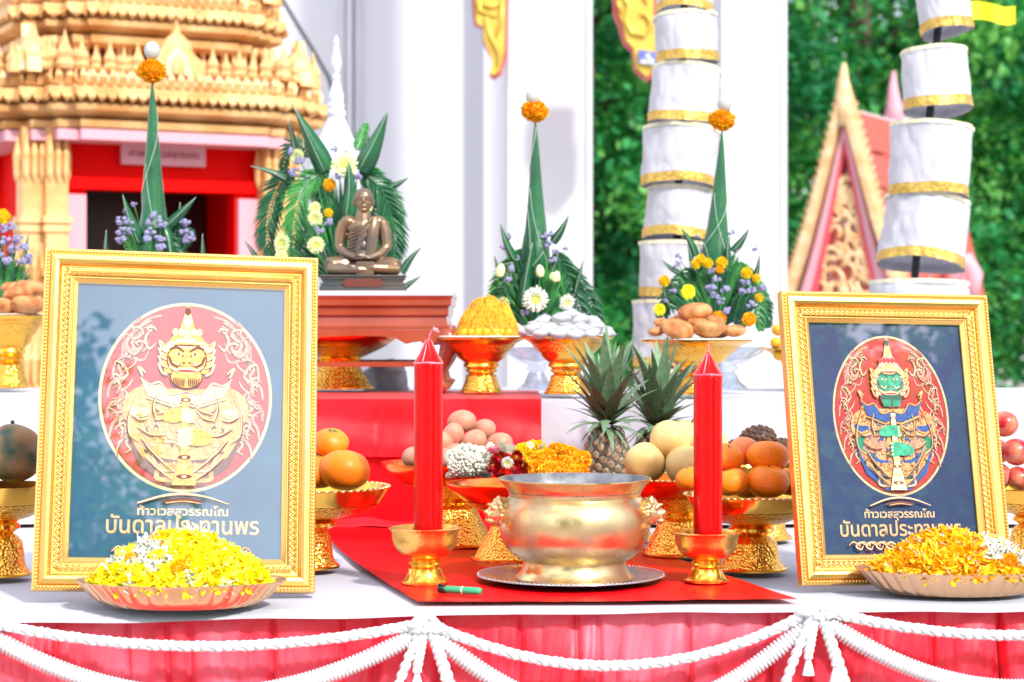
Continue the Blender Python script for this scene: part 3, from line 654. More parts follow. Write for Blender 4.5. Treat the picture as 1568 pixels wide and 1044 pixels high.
def art(kind_, M, k):
    a = Art(M); mono = kind_ == 'gold'
    a.ell(0, 0, 1.0, k, 'cream', n=90); a.ell(0, 0, .965, k-.035, 'brown', n=90); a.ell(0, 0, .95, k-.05, 'red', n=90)
    c1, c2 = ('pink', 'cream')
    for q in range(3 if not mono else 3):          # flame scrolls climbing both sides
        for pts in ([(-.30-.1*q, .86-.10*q), (-.48-.06*q, .80-.1*q), (-.62, .62-.1*q), (-.5, .58-.1*q), (-.44, .68-.1*q)],):
            a.line([(x, y*k) for x, y in pts], .045, c1, True)
    for y0 in (.55, .34, .12, -.10, -.30, -.5):
        r = .92*math.sqrt(max(.05, 1-(y0)**2)); 
        a.line([((-r+.02), (y0-.14)*k), (-r+.05, (y0)*k), (-r+.17, (y0+.10)*k), (-r+.13, (y0+.2)*k), (-r+.22, (y0+.28)*k)], .05, c1, True)
        a.line([((-r+.20), (y0-.08)*k), (-r+.13, (y0+.02)*k), (-r+.24, (y0+.10)*k), (-r+.20, (y0+.17)*k)], .035, c2, True)
        a.line([((-r+.12), (y0-.10)*k), (-r+.25, (y0-.02)*k), (-r+.30, (y0+.06)*k)], .022, c2, True)
    a.line([(-.42, .80*k), (-.56, .72*k), (-.70, .56*k), (-.62, .44*k), (-.52, .52*k), (-.56, .60*k)], .06, c1, True)
    a.line([(-.38, .74*k), (-.48, .62*k), (-.44, .50*k), (-.36, .56*k)], .04, c2, True)
    rn = random.Random(4)
    for q in range(26):
        t_ = rn.uniform(-.75, 1.1); r = .86-.14*rn.random(); x0, y0 = -r*cos(t_), r*sin(t_)*k; a0 = t_+rn.uniform(.6, 2.2); l = rn.uniform(.09, .17)
        a.line([(x0, y0), (x0+l*.5*cos(a0), y0+l*.5*sin(a0)), (x0+l*cos(a0+.5), y0+l*sin(a0+.5)), (x0+l*.8*cos(a0+1.0), y0+l*.8*sin(a0+1.0))], .028, rn.choice(('cream', 'pink')), True)
    body = 'ochre' if mono else 'orn'; trim = 'cream' if mono else 'gold'; skin = 'ochre' if mono else 'green'; cuff = 'cream' if mono else 'blue'; dk = 'brown'
    a.poly([(-.66, -.42*k), (-.52, -.72*k), (-.2, -.93*k), (.2, -.93*k), (.52, -.72*k), (.66, -.42*k), (.3, -.3*k), (-.3, -.3*k)], 'blue' if not mono else 'brown')
    a.poly([(-.5, .14*k), (-.2, .08*k), (.2, .08*k), (.5, .14*k), (.62, -.1*k), (.66, -.38*k), (.5, -.62*k), (.2, -.86*k), (-.2, -.86*k), (-.5, -.62*k), (-.66, -.38*k), (-.62, -.1*k)], body)
    for q in range(5):                              # hem bands
        y = -.36-.1*q; a.line([(-.08, (y-.12)*k), (-.3, (y-.1)*k), (-.50+.05*q, (y+.0)*k), (-.62+.07*q, (y+.10)*k)], .05, ('gold', 'blue', 'gold', 'dgreen', 'cream')[q] if not mono else ('cream', 'ochre', 'brown', 'cream', 'ochre')[q], True)
    for q in range(9):
        a.ell(-.2-.045*q, (-.02-.03*q)*k, .035, .04, trim if q % 2 else cuff, mirror=True, n=10)
    a.ell(-.52, -.12*k, .20, .24, body, -.3, True); a.ell(-.50, -.36*k, .18, .12, 'green' if not mono else 'ochre', -.4, True)
    a.line([(-.66, -.12*k), (-.56, -.17*k), (-.42, -.15*k)], .09, cuff, True); a.line([(-.66, -.17*k), (-.56, -.22*k), (-.42, -.20*k)], .035, trim, True)
    a.poly([(-.55, -.42*k), (-.48, -.26*k), (-.15, -.24*k), (-.1, -.42*k), (-.3, -.5*k)], 'pink' if not mono else 'ochre'); a.poly([(.55, -.42*k), (.48, -.26*k), (.15, -.34*k), (.1, -.46*k), (.3, -.52*k)], 'pink' if not mono else 'ochre')
    for q in range(4): a.line([(-.5+.09*q, -.26*k), (-.46+.09*q, -.36*k), (-.42+.09*q, -.45*k)], .03, trim, True)
    for q in range(60):
        x = rn.uniform(-.52, -.10); y = rn.uniform(-.75, .02); l = rn.uniform(.03, .07); a0 = rn.uniform(0, 6)
        if abs(x) < .6-.35*abs(y+.25): a.line([(x, y*k), (x+l*cos(a0), y*k+l*sin(a0)), (x+l*1.3*cos(a0+.6), y*k+l*1.3*sin(a0+.6))], .02, rn.choice(('gold', 'cream', 'red', 'blue', 'dgreen') if not mono else ('cream', 'brown', 'gold', 'ochre')), True, True, False)
    # collar
    a.poly([(-.52, .17*k), (-.42, .10*k), (-.30, .12*k), (-.18, .0*k), (0, .03*k), (.18, .0*k), (.30, .12*k), (.42, .10*k), (.52, .17*k), (.44, -.0*k), (.28, -.05*k), (.12, -.09*k), (0, -.05*k), (-.12, -.09*k), (-.28, -.05*k), (-.44, -.0*k)], cuff)
    a.line([(-.53, .19*k), (-.42, .12*k), (-.30, .14*k), (-.18, .02*k), (0, .05*k)], .03, trim, True); a.line([(-.46, -.02*k), (-.28, -.07*k), (-.12, -.11*k), (0, -.07*k)], .03, trim, True)
    a.line([(-.5, .2*k), (-.55, .3*k), (-.47, .24*k)], .04, trim, True)
    # crown and head
    a.poly([(-.25, .24*k), (-.29, .40*k), (-.25, .55*k), (-.19, .60*k), (-.13, .68*k), (-.08, .73*k), (-.045, .85*k), (-.012, .97*k), (.012, .97*k), (.045, .85*k), (.08, .73*k), (.13, .68*k), (.19, .60*k), (.25, .55*k), (.29, .40*k), (.25, .24*k)], 'pink' if not mono else 'ochre')
    for q in range(7): a.ell(-.27+.09*q, (.60-.03*abs(q-3)*1.2)*k, .05, .06, trim, n=10)
    for q in range(5): a.ell(-.14+.07*q, (.68)*k, .035, .045, 'red' if not mono else 'cream', n=10)
    a.ell(0, .80*k, .05, .09, trim, n=14); a.ell(0, .90*k, .035, .05, 'dgreen' if not mono else 'brown', n=12)
    for q in range(4): a.line([(-.22, (.22+.08*q)*k), (-.28, (.25+.08*q)*k), (-.32, (.34+.08*q)*k), (-.26, (.30+.08*q)*k)], .038, 'gold' if not mono else 'cream', True)
    a.ell(0, .385*k, .235, .19, 'brown'); a.ell(0, .39*k, .220, .18, skin); a.ell(0, .20*k, .19, .145, 'brown'); a.ell(0, .205*k, .175, .13, 'dgreen' if not mono else 'ochre')
    for q in range(5): a.line([(-.19+.02*q, (.56-.012*q)*k), (0, (.575-.02*q)*k), (.19-.02*q, (.56-.012*q)*k)], .022, ('gold', 'cream', 'brown', 'gold', 'dgreen')[q] if not mono else ('cream', 'ochre', 'brown', 'cream', 'ochre')[q], False, True, False)
    a.line([(-.21, .42*k), (-.17, .34*k), (-.10, .305*k)], .03, 'dgreen' if not mono else 'brown', True, True, False); a.line([(-.05, .44*k), (-.045, .38*k), (-.08, .345*k)], .018, 'brown', True, True, False); a.line([(-.20, .31*k), (-.1, .27*k), (0, .29*k), (.1, .27*k), (.2, .31*k)], .05, trim if not mono else 'cream'); a.ell(0, .27*k, .13, .03, 'cream'); a.ell(0, .265*k, .11, .015, 'red')
    a.line([(-.20, .49*k), (-.12, .515*k), (-.03, .465*k)], .030, 'dgreen' if not mono else 'brown', True, True, False); a.ell(-.10, .445*k, .042, .016, 'cream', mirror=True, n=16); a.ell(-.095, .445*k, .016, .016, 'brown', mirror=True, n=10)
    a.ell(0, .37*k, .07, .06, skin); a.ell(-.035, .35*k, .018, .014, 'brown', mirror=True, n=8); a.line([(-.17, .36*k), (-.1, .33*k), (-.07, .37*k)], .02, 'cream', True)
    for q in range(6): a.line([(-.15+.025*q, .19*k), (-.13+.02*q, .10*k)], .014, 'green' if not mono else 'brown', True)
    # outlines and drapery lines that separate sleeves, chest and hem
    for pts in ([(-.50, .10*k), (-.60, -.08*k), (-.66, -.26*k), (-.64, -.42*k), (-.52, -.50*k)], [(-.34, .0*k), (-.38, -.14*k), (-.34, -.26*k)], [(-.50, -.46*k), (-.40, -.58*k), (-.26, -.70*k), (-.12, -.80*k)], [(-.10, -.10*k), (-.2, -.17*k), (-.32, -.2*k)], [(-.12, -.14*k), (-.22, -.24*k), (-.36, -.27*k)], [(-.55, -.34*k), (-.40, -.42*k), (-.22, -.42*k)], [(-.46, -.64*k), (-.30, -.78*k), (-.14, -.88*k)], [(-.62, -.22*k), (-.52, -.27*k), (-.42, -.25*k)]):
        a.line(pts, .012 if mono else .022, 'brown', True, True, False); a.line([(x+.012, y+.016) for x, y in pts], .010, 'cream' if mono else 'gold', True, True, False)
    # club and hands
    a.poly([(-.04, .02*k), (.04, .02*k), (.045, -.6*k), (.14, -.93*k), (-.14, -.93*k), (-.045, -.6*k)], 'cream' if not mono else 'gold')
    for q in range(9): a.ell(0, (-.04-.1*q)*k, .055+.009*max(0, q-4), .028, 'gold' if q % 2 else 'brown', n=14); a.ell(0, (-.04-.1*q)*k, .03, .016, 'cream', n=10)
    a.ell(-.10, -.20*k, .17, .085, skin, .25); a.ell(.12, -.43*k, .20, .10, skin, -.1)
    for q in range(4):
        a.ell(.03, (-.15-.035*q)*k, .085, .026, 'cream' if mono else 'green', -.15, n=14); a.ell(.08, (-.15-.035*q)*k, .02, .014, 'cream', n=8)
        a.ell(.0, (-.36-.045*q)*k, .095, .03, 'cream' if mono else 'green', .15, n=14); a.ell(-.06, (-.355-.045*q)*k, .022, .016, 'cream', n=8)
    # pedestal arcs below the medallion
    a.line([(-.52, -1.12*k), (-.25, -1.045*k), (0, -1.02*k), (.25, -1.045*k), (.52, -1.12*k)], .035, 'cream')
    a.line([(-.25, -1.10*k), (0, -1.075*k), (.25, -1.10*k)], .03, 'brown'); a.line([(-.2, -1.115*k), (0, -1.095*k), (.2, -1.115*k)], .018, 'gold')
    return a
def scroll_ornament(a, y, w):
    for q in range(4):
        x = .12+q*w/4.4; a.line([(x, y), (x+.1, y+.05), (x+.18, y-.01), (x+.1, y-.06), (x+.06, y-.0)], .035, 'cream', True); a.line([(x+.1, y-.02), (x+.22, y+.06), (x+.3, y+.0)], .025, 'gold', True)
    a.line([(-.2, y-.05), (0, y-.13), (.2, y-.05)], .04, 'gold'); a.ell(0, y-.02, .05, .06, 'cream', n=12)
def frame(name, label, cat, loc, yaw, lean, roll, w, h, rail, kind_, ax, ay, ar, k, extra):
    t = thing(name, label, cat); Mx = Matrix.Translation(loc) @ Matrix.Rotation(yaw, 4, 'Z') @ Matrix.Rotation(-lean, 4, 'X') @ Matrix.Rotation(roll, 4, 'Y')
    t.matrix_world = Mx; t.rotation_mode = 'XYZ'
    # local: x right, z up, -y towards the viewer
    prof = [(0, 0), (0, .016), (.002, .0185), (.007, .0185), (.0085, .017), (.0095, .0205), (.016, .0215), (.020, .0205), (.023, .0165), (.0245, .0125), (.0255, .0125), (.0385, .0105), (.0395, .0115), (.0405, .0115), (.0415, .010), (.0475, .0055), (.048, .003), (.048, 0)]
    prof = [(u*rail/.048, d) for u, d in prof]
    cs = [(0, 0), (w, 0), (w, h), (0, h)]; ctr = Vector((w/2, 0, h/2)); names = 'rail'
    ins = [(1, 1), (-1, 1), (-1, -1), (1, -1)]
    for i in range(4):
        a, b = cs[i], cs[(i+1) % 4]; ia, ib = ins[i], ins[(i+1) % 4]; mb = MB(); n = len(prof)
        vs = [(a[0]+ia[0]*u, -d, a[1]+ia[1]*u) for u, d in prof]+[(b[0]+ib[0]*u, -d, b[1]+ib[1]*u) for u, d in prof]
        for j in range(n-1):                        # flat bands so that the steps stay crisp
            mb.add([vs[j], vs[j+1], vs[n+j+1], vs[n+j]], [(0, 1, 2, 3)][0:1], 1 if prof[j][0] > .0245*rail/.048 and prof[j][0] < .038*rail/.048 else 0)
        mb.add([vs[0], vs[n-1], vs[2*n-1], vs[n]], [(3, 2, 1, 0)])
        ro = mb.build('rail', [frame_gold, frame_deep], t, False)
        # beading on the outer lip, interlaced carving on the inner band
        A = Vector((a[0], 0, a[1])); B = Vector((b[0], 0, b[1])); d = (B-A).normalized(); inn = (Vector((ia[0], 0, ia[1]))+Vector((ib[0], 0, ib[1]))).normalized(); ln = (B-A).length
        bm_ = MB(); nb = int(ln/.0052); u0 = .0045*rail/.048
        for j in range(nb):
            p = A+d*(u0+(ln-2*u0)*(j+.5)/nb)+inn*u0; bm_.ball((p.x, -.0188, p.z), (.0025, .0025, .0025), 6, 4)
        kind(bm_.build('beading', frame_gold, ro), 'stuff')
        cb = MB(); uc = .032*rail/.048; L_ = ln-2*uc; n2 = int(L_/.0026); per = L_/max(1, round(L_/.0165))
        for s in (-1, 1):
            pts = []
            for j in range(n2+1):
                q = L_*j/n2; p = A+d*(uc+q)+inn*(uc+s*.0044*sin(2*PI*q/per/1)); pts.append((p.x, -.0128-.0008*s*cos(2*PI*q/per), p.z))
            cb.tube(pts, .0017, 5)
        for j in range(int(round(L_/per))*2):
            p = A+d*(uc+per*(j+.5)/2)+inn*uc; cb.ball((p.x, -.0125, p.z), (.0026, .0028, .0026), 6, 4)
        for s in (-1, 1):
            for j in range(int(round(L_/per))*2):
                p = A+d*(uc+per*(j)/2)+inn*(uc+s*.0046); cb.ball((p.x, -.0118, p.z), (.0018, .0018, .0018), 5, 4)
        kind(cb.build('carved_band', frame_gold, ro), 'stuff')
    bk = MB(); bk.box((w/2, .003, h/2), (w-.01, .005, h-.01)); bk.build('backing_board', wood_red, t, False)
    pr = MB(); e = rail-.004; pr.add([(e, -.0014, e), (w-e, -.0014, e), (w-e, -.0014, h-e), (e, -.0014, h-e)], [(0, 1, 2, 3)]); po = pr.build('print_sheet', navy_l if kind_ == 'gold' else navy, t, False)
    AM = Matrix(((ar, 0, 0, ax), (0, 0, -1, -.0014), (0, ar, 0, ay), (0, 0, 0, 1)))
    a = art(kind_, AM, k); ex = extra; scroll_ornament(a, ex['sy'], ex['sw'])
    ao = a.mb.build('printed_picture', [navy, pr_red, pr_gold, pr_cream, pr_pink, pr_green, pr_dgreen, pr_blue, pr_orn, pr_ochre, pr_shadow], po, False)
    tx1 = text('ท้าวเวสสุวรรณโณ', ex['t1'][0], pr_cream, po, (ax, -.0022, ay+ex['t1'][1]), (PI/2, 0, 0), off=.0004, sx=ex['t1'][2])
    tx2 = text('บันดาลประทานพร', ex['t2'][0], pr_gold, po, (ax, -.0022, ay+ex['t2'][1]), (PI/2, 0, 0), off=.0006, sx=ex['t2'][2])
    tx3 = text('บันดาลประทานพร', ex['t2'][0], pr_cream, po, (ax-.0004, -.0024, ay+ex['t2'][1]+.0005), (PI/2, 0, 0), off=-.0002, sx=ex['t2'][2])
    g_ = MB(); g_.add([(e, -.0062, e), (w-e, -.0062, e), (w-e, -.0062, h-e), (e, -.0062, h-e)], [(0, 1, 2, 3)]); g_.build('glass_pane', pane, t, False)
    sb = MB(); sb.box((0, 0, 0), (.05, .008, .30), M=Matrix.Translation((w/2, .075, h*.32)) @ Matrix.Rotation(R(20), 4, 'X')); sb.build('easel_back', wood_red, t, False)
    return t
frame('picture_frame', 'larger golden picture frame with a golden guardian on teal, left of the candles', 'picture', (-.668, 2.907, -.3686+CAM_Z), .1901, .2273, .0323, .3921, .4913, .0485, 'gold',
      .205, .281, .1235, 1.125, dict(sy=-1.82, sw=.55, t1=(.0165, -.1715, 1.12), t2=(.0335, -.1975, .92)))
frame('picture_frame', 'smaller golden picture frame with a green-faced guardian on navy, at right', 'picture', (.4133, 3.0182, -.3757+CAM_Z), .2638, .2244, .0162, .336, .4362, .0455, 'green',
      .168, .252, .0935, 1.30, dict(sy=-2.08, sw=.75, t1=(.0155, -.153, 1.05), t2=(.030, -.180, .93)))
# ================================================================ GOLDEN PEDESTAL STANDS
ST = {
 'tall': ([(67, 0), (66.5, 2.5), (60, 5), (52, 10), (45, 18), (41, 23), (38, 25), (36, 31), (30, 36)], [(30, 36.1), (25, 40), (27, 43), (27, 46), (21, 49), (24, 51), (24, 53), (18, 57)], [(18, 57.1), (23, 60), (24, 66), (27, 76), (31, 84), (31.5, 88)]),
 'bell': ([(100, 0), (99, 3), (94, 14), (88, 27), (76, 38), (55, 47), (34, 52)], [(34, 52.1), (29, 55), (35, 58), (36, 63), (30, 66), (22, 71)], [(22, 71.1), (30, 75), (38, 84), (41, 100), (42, 113), (46, 122), (52, 128), (53, 133)]),
 'cup':  ([(56, 0), (55, 2), (51, 7), (50, 22), (46, 34), (38, 46), (24, 54)], [(24, 54.1), (22, 58), (25, 61), (25, 65), (21, 69)], [(21, 69.1), (25, 73), (26, 80), (30, 90), (35, 96), (35.5, 101)]),
 'wide': ([(85, 0), (84, 4), (74, 14), (62, 24), (50, 32), (32, 42)], [(32, 42.1), (28, 45), (30, 48), (24, 52)], [(24, 52.1), (30, 56), (34, 66), (44, 84), (50, 96), (53, 100)]),
}
def phan(style, loc, rim, H, label, group='golden pedestal stands holding the offerings', ruffle=0, mats=None, name='pedestal_stand', foot_r=None, cat='stand'):
    """rim radius and height in metres; the stand is bowl, stem and embossed foot"""
    t = thing(name, label, cat, loc, random.uniform(0, 6), group); b, s, f = ST[style]; R0 = b[0][0]; H0 = f[-1][1]
    m0, m1, m2 = mats or (gold, gold, gold_emb)
    cv = lambda pr, k=1: [(r/R0*rim*k, H*(1-y/H0)) for r, y in pr]
    ob = cv(b); t0 = rim*.02
    inner = [(max(r-t0, .001), z+(.0012 if i else .0)) for i, (r, z) in enumerate(ob)][:-1]
    inner = inner[::-1]; inner = [(.0005, inner[0][1]+H*.03)]+[(r*.96, z+H*.02) for r, z in inner[:-1]]+[(rim-t0*1.4, H)]
    m = MB(); rf = (lambda a, r, z: 1+(ruffle*sin(a*28) if r > rim*.93 else 0)) if ruffle else None
    m.lathe((inner+ob)[::-1], 84 if ruffle else 56, rf=rf, sharp=55); m.build('bowl', m0, t)
    # a raised band of embossing round the bowl
    if style in ('bell', 'wide', 'tall'):
        q = ob[3:6]; bd = MB(); bd.lathe([(q[0][0]+.0006, q[0][1]), ((q[1][0]+.0009), q[1][1]), (q[2][0]+.0006, q[2][1])], 56); bd.build('embossed_band', gold_emb if m2 is gold_emb else m2, t)
    m = MB(); m.lathe(cv(s), 40); m.build('stem', m1, t)
    fk = (foot_r/(f[-1][0]/R0*rim)) if foot_r else 1
    fp = cv(f); fp = [(r*(1+(fk-1)*min(1, i/2)), z) for i, (r, z) in enumerate(fp)]; fo = MB(); fo.lathe(fp+[(fp[-1][0]*.9, 0)], 56, sharp=30); fo.build('foot', m2, t)
    rr = MB(); rr.lathe([(fp[-1][0], .0), (fp[-1][0]+.0012, .001), (fp[-1][0]+.0012, .004), (fp[-1][0]*.985, .0055)], 56); rr.build('foot_ring', gold, t)
    if ruffle:
        rl = MB(); n = 60
        for i in range(n):
            a = 2*PI*i/n; rl.ball((cos(a)*rim, sin(a)*rim, H+.0005), (.0045, .0045, .0022), 8, 4)
        kind(rl.build('scalloped_edge', pale_gold, t), 'stuff')
    return t
kx_ = lambda D: D/F
lac_reflect = (gold_red, gold, gold_emb)
def pst(style, px, py_foot, py_rim, rim_px, label, zbase=None, D=None, **k):
    zb = TT+.004 if zbase is None else zbase
    if D is None: D = F*(CAM_Z-zb)/(py_foot-HY)
    H = (CAM_Z-(py_rim-HY)/F*D)-zb; t = phan(style, foot(px, D, zb), rim_px*D/F, H, label, **k); t['_d'] = D; return D, zb+H
del_keys = []
# on the table
D_or, Z_or = pst('bell', 1151, 882, 757, 101, 'gold bell-footed stand of oranges between the right candle and the smaller picture', D=3.24, ruffle=.006)
D_pe, Z_pe = pst('wide', 1040, 856, 731, 90, 'gold stand with red lacquered bowl holding the cream pears', D=3.46, mats=lac_reflect, ruffle=.006)
D_ga, Z_ga = pst('wide', 790, 864, 738, 108, 'gold stand with cone foot holding the flower garlands behind the incense bowl', D=3.39, mats=lac_reflect)
D_eg, Z_eg = pst('wide', 692, 842, 707, 108, 'gold stand of brown eggs half hidden by the left candle', D=3.62, mats=lac_reflect)
D_sn, Z_sn = pst('bell', 1165, 832, 712, 74, 'gold stand of dark scaly fruit behind the oranges', D=3.72, foot_r=.055)
D_ps, Z_ps = pst('bell', 474, 889, 745, 121, 'gold stand of mandarins at the right edge of the larger picture', D=3.27, ruffle=.006, foot_r=.046)
D_ml, Z_ml = pst('bell', 2, 895, 742, 80, 'gold stand of mottled melon at the far left of the table', D=3.17, foot_r=.044)
D_ap, Z_ap = pst('bell', 1576, 857, 747, 70, 'gold stand of red apples at the far right behind the smaller picture', D=3.44, foot_r=.04)
D_pi, Z_pi = pst('wide', 955, 832, 724, 74, 'low red and gold stand carrying the two pineapples', D=3.72, mats=lac_reflect)
# on the raised step
ZU = UP+.004
D_th, Z_th = pst('tall', 737, 605, 517, 68, 'gold stand on the step under the pile of golden sweet threads', ZU, 4.22)
D_wh, Z_wh = pst('tall', 868, 611, 515, 72, 'gold stand on the step holding the white sugar sweets', ZU, 4.15)
D_do, Z_do = pst('tall', 1066, 613, 521, 86, 'gold stand on the step holding fried dough cakes behind the right candle', ZU, 4.12, foot_r=.042)
D_dl, Z_dl = pst('tall', 14, 583, 483, 62, 'gold stand of fried cakes at the far left of the step', ZU, 4.55)
D_yr, Z_yr = pst('tall', 1234, 590, 533, 70, 'gold stand mostly hidden behind the smaller picture', ZU, 4.6)
D_bg, Z_bg = pst('wide', 520, 600, 510, 95, 'large gold stand standing under the lacquered wooden table', ZU+.003, 4.40, mats=lac_reflect, foot_r=.072)  # plain gold bowl, red reflections painted into its colour
# candle holders
cup_m = (gold, gold, gold)
def holder(px, py_foot, py_rim, r, label, D):
    return pst('cup', px, py_foot, py_rim, r, label, TT+.005, D, group='golden candle cups', name='candle_holder', cat='candle holder', mats=(cup_gold, gold, gold))
cup_gold = mat('cup_gold', (1, .60, .15), .26, 1, c2=(1, .50, .12), ns=45, bump=.22, bs=150, rough2=.36)
D_c1, Z_c1 = holder(651, 905, 808, 56, 'small gold cup holding the left red candle', 3.06)
D_c2, Z_c2 = holder(1082, 903, 815, 53, 'small gold cup holding the right red candle beside the incense bowl', 3.08)

# red candles
def candle(px, D, py_top, py_bot, r_px, py_tip, label, dx, seed):
    k = D/F; r = r_px*k; z0 = CAM_Z-(py_bot-HY)*k-.012; z1 = CAM_Z-(py_top-HY)*k; zt = CAM_Z-(py_tip-HY)*k
    t = thing('candle', label, 'candle', (foot(px, D, z0)), 0, 'thick red candles'); h = z1-z0; rn = random.Random(seed)
    m = MB(); n = 24
    m.lathe([(.0005, 0), (r*.98, 0)]+[(r*(1+.012*noise.noise(Vector((i*.7, seed, 0)))), h*i/n) for i in range(1, n)]+[(r*1.02, h-.0015), (r*1.0, h), (r*.93, h+.0006)], 48, rf=lambda a, rr, z: 1+.008*noise.noise(Vector((cos(a)*2, sin(a)*2, z*14+seed))), sharp=60); m.build('wax_body', wax, t)
    ht = zt-z1; m = MB(); m.lathe([(r*.995, h+.0004), (r*.88, h+ht*.08), (r*.60, h+ht*.32), (r*.30, h+ht*.62), (r*.12, h+ht*.88), (.0008, h+ht)], 32); m.build('wax_tip', wax, t)
    m = MB()
    for a0 in (.1, 3.05, 4.3):            # pale ridges of wax on the cone and its rim
        pts = [(cos(a0)*rr*1.01, sin(a0)*rr*1.01, z) for rr, z in ((r*.99, h+.0006), (r*.87, h+ht*.10), (r*.63, h+ht*.32), (r*.35, h+ht*.62), (r*.15, h+ht*.88))]; m.tube(pts, [.0009, .0013, .0010, .0010, .0009], 6)
    m.tube([(cos(a)*r*.985, sin(a)*r*.985, h+.0005+.0006*sin(a*3)) for a in [2*PI*i/40 for i in range(41)]], .0016, 6); m.build('wax_ridges', wax_pink, t)
    m = MB(); m.tube([(0, 0, h+ht*.8), (dx*.2, 0, h+ht*1.02), (dx*.5, 0, h+ht*1.16), (dx, 0, h+ht*1.34)], [.0022, .0017, .0014, .001], 6)
    if seed == 1: m.tube([(dx*.7, -.001, h+ht*1.25), (dx*1.3, -.001, h+ht*1.2), (dx*1.7, -.001, h+ht*1.12)], [.0035, .004, .002], 6)
    m.build('wick', wax_pink, t)
candle(656, 3.06, 556, 806, 22, 514, 'tall red candle on the left, curled pink wick, in front of the eggs', .009, 1)
candle(1084, 3.08, 574, 813, 22, 537, 'tall red candle on the right, straight wick, in front of the pears', .001, 2)

# incense bowl with lion heads on a silver tray
k = 3.08/F
tr = thing('serving_tray', 'round silver tray under the brass incense bowl', 'tray', foot(874, 3.10, TT+.006))
m = MB(); m.lathe([(.0005, .001), (100*k, .001), (112*k, .002), (126*k, .007), (140*k, .0085), (145*k, .0085), (145.5*k, .0075), (141*k, .0065), (126*k, .0045), (112*k, 0), (.0005, 0)][::-1], 96, sharp=70); m.build('dish', silver, tr)
m = MB()
for i in range(120): a = 2*PI*i/120; m.ball((cos(a)*143*k, sin(a)*143*k, .009), (.0016, .0022, .0009), 6, 4, rot=Matrix.Rotation(a, 3, 'Z'))
kind(m.build('beaded_rim', silver, tr), 'stuff')
ib = thing('incense_bowl', 'large worn brass incense bowl with lion head handles, centre front', 'bowl', foot(880, 3.10, TT+.0075))
m = MB(); prof = [(90, 0), (91, 3), (87, 7), (82, 14), (79, 24), (79, 28), (90, 34), (104, 46), (113, 62), (117, 80), (117.5, 94), (115, 107), (109, 118), (104, 124), (101.5, 127), (101.5, 130), (103, 135), (109, 144), (116, 151), (118, 153), (118, 155), (115, 155)]
m.lathe([(r*k, z*k) for r, z in prof], 96, sharp=32); m.build('body', brass, ib)
m = MB(); m.lathe([(115*k, 155*k), (107*k, 144*k), (101*k, 130*k), (99*k, 118*k), (96*k, 112*k), (.0005, 110*k)], 72); m.build('inner_wall', dark_metal, ib)
m = MB(); m.lathe([(.0005, 114*k), (60*k, 113.5*k), (97*k, 112.5*k)], 48, rf=lambda a, r, z: 1+.01*sin(a*7)); m.build('ash', stone, ib)
for s in (-1, 1):
    m = MB(); rn = random.Random(4)
    m.ball((0, 0, 0), (.016, .014, .019)); m.ball((.010, 0, -.003), (.011, .010, .010)); m.ball((.018, 0, .000), (.005, .006, .004)); m.ball((.013, 0, -.012), (.008, .008, .005))
    for q in (-1, 1): m.ball((.009, q*.008, .007), .0045); m.ball((.002, q*.012, .014), (.004, .003, .006)); m.ball((.012, q*.006, .011), (.005, .004, .002))
    for a in range(22):
        t_ = a*2.399; rr = .014+.004*rn.random(); m.ball((-.004+.004*rn.random(), rr*cos(t_)*.95, rr*sin(t_)*1.15), (.005, .0042, .0042), 8, 6)
    m.ball((-.008, 0, 0), (.012, .018, .022))
    o = remeshed(m, 'lion_head', brass, .0011, ib, 2); o.location = (s*117*k, -.018, 104*k); o.rotation_euler = (0, 0, 0 if s > 0 else PI)
    o.rotation_euler = (0, 0, -.25 if s > 0 else PI+.25)

# lighter
p0 = foot(672, 2.945, TT+.0115); p1 = foot(745, 2.915, TT+.0105)
lg = thing('lighter', 'slim green lighter with black end lying before the left candle cup', 'lighter', p0, math.atan2(p1.y-p0.y, p1.x-p0.x))
m = MB(); m.tube([(.010, 0, 0), (.0115, 0, 0), (.060, 0, 0), (.066, 0, 0)], [.0042, .0052, .0052, .004], 14); m.build('barrel', lighter_g, lg)
m = MB(); m.tube([(-.001, 0, 0), (.001, 0, 0), (.0113, 0, 0)], [.004, .0055, .0055], 14); m.box((.004, 0, .006), (.008, .005, .003)); m.build('cap', black_pl, lg)
m = MB(); m.tube([(.036, 0, 0), (.038, 0, 0)], .0055, 14); m.build('clip', white_pl, lg)

# ================================================================ FRUIT AND OTHER OFFERINGS
def fruit(me, name, label, cat, p, s=1., rot=None, group=None):
    o = link(me, name, loc=p, rot=rot or (random.uniform(-.4, .4), random.uniform(-.4, .4), random.uniform(0, 6)), scale=s); return tag(o, label, cat, group)
def fruit_tree(root_fn, *a): pass
def rnd_ball(rx, rz, seed, amp=.02, dim=.12, nu=28, nv=18, lobes=0):
    def fn(d):
        q = 1+amp*noise.noise(d*1.6+Vector((seed, 0, 0))); top = max(0, d.z)
        q *= 1-dim*max(0, (top-.86)/.14)**1.3-dim*.6*max(0, (-d.z-.9)/.1)
        if lobes: q *= 1+.015*cos(lobes*math.atan2(d.y, d.x))*(1-abs(d.z))
        return q
    m = MB(); m.ball((0, 0, 0), (rx, rx, rz), nu, nv, fn=fn); return m
def fruit_thing(proto, label, p, s, rot): return another(proto, label, p, None, s, rot)
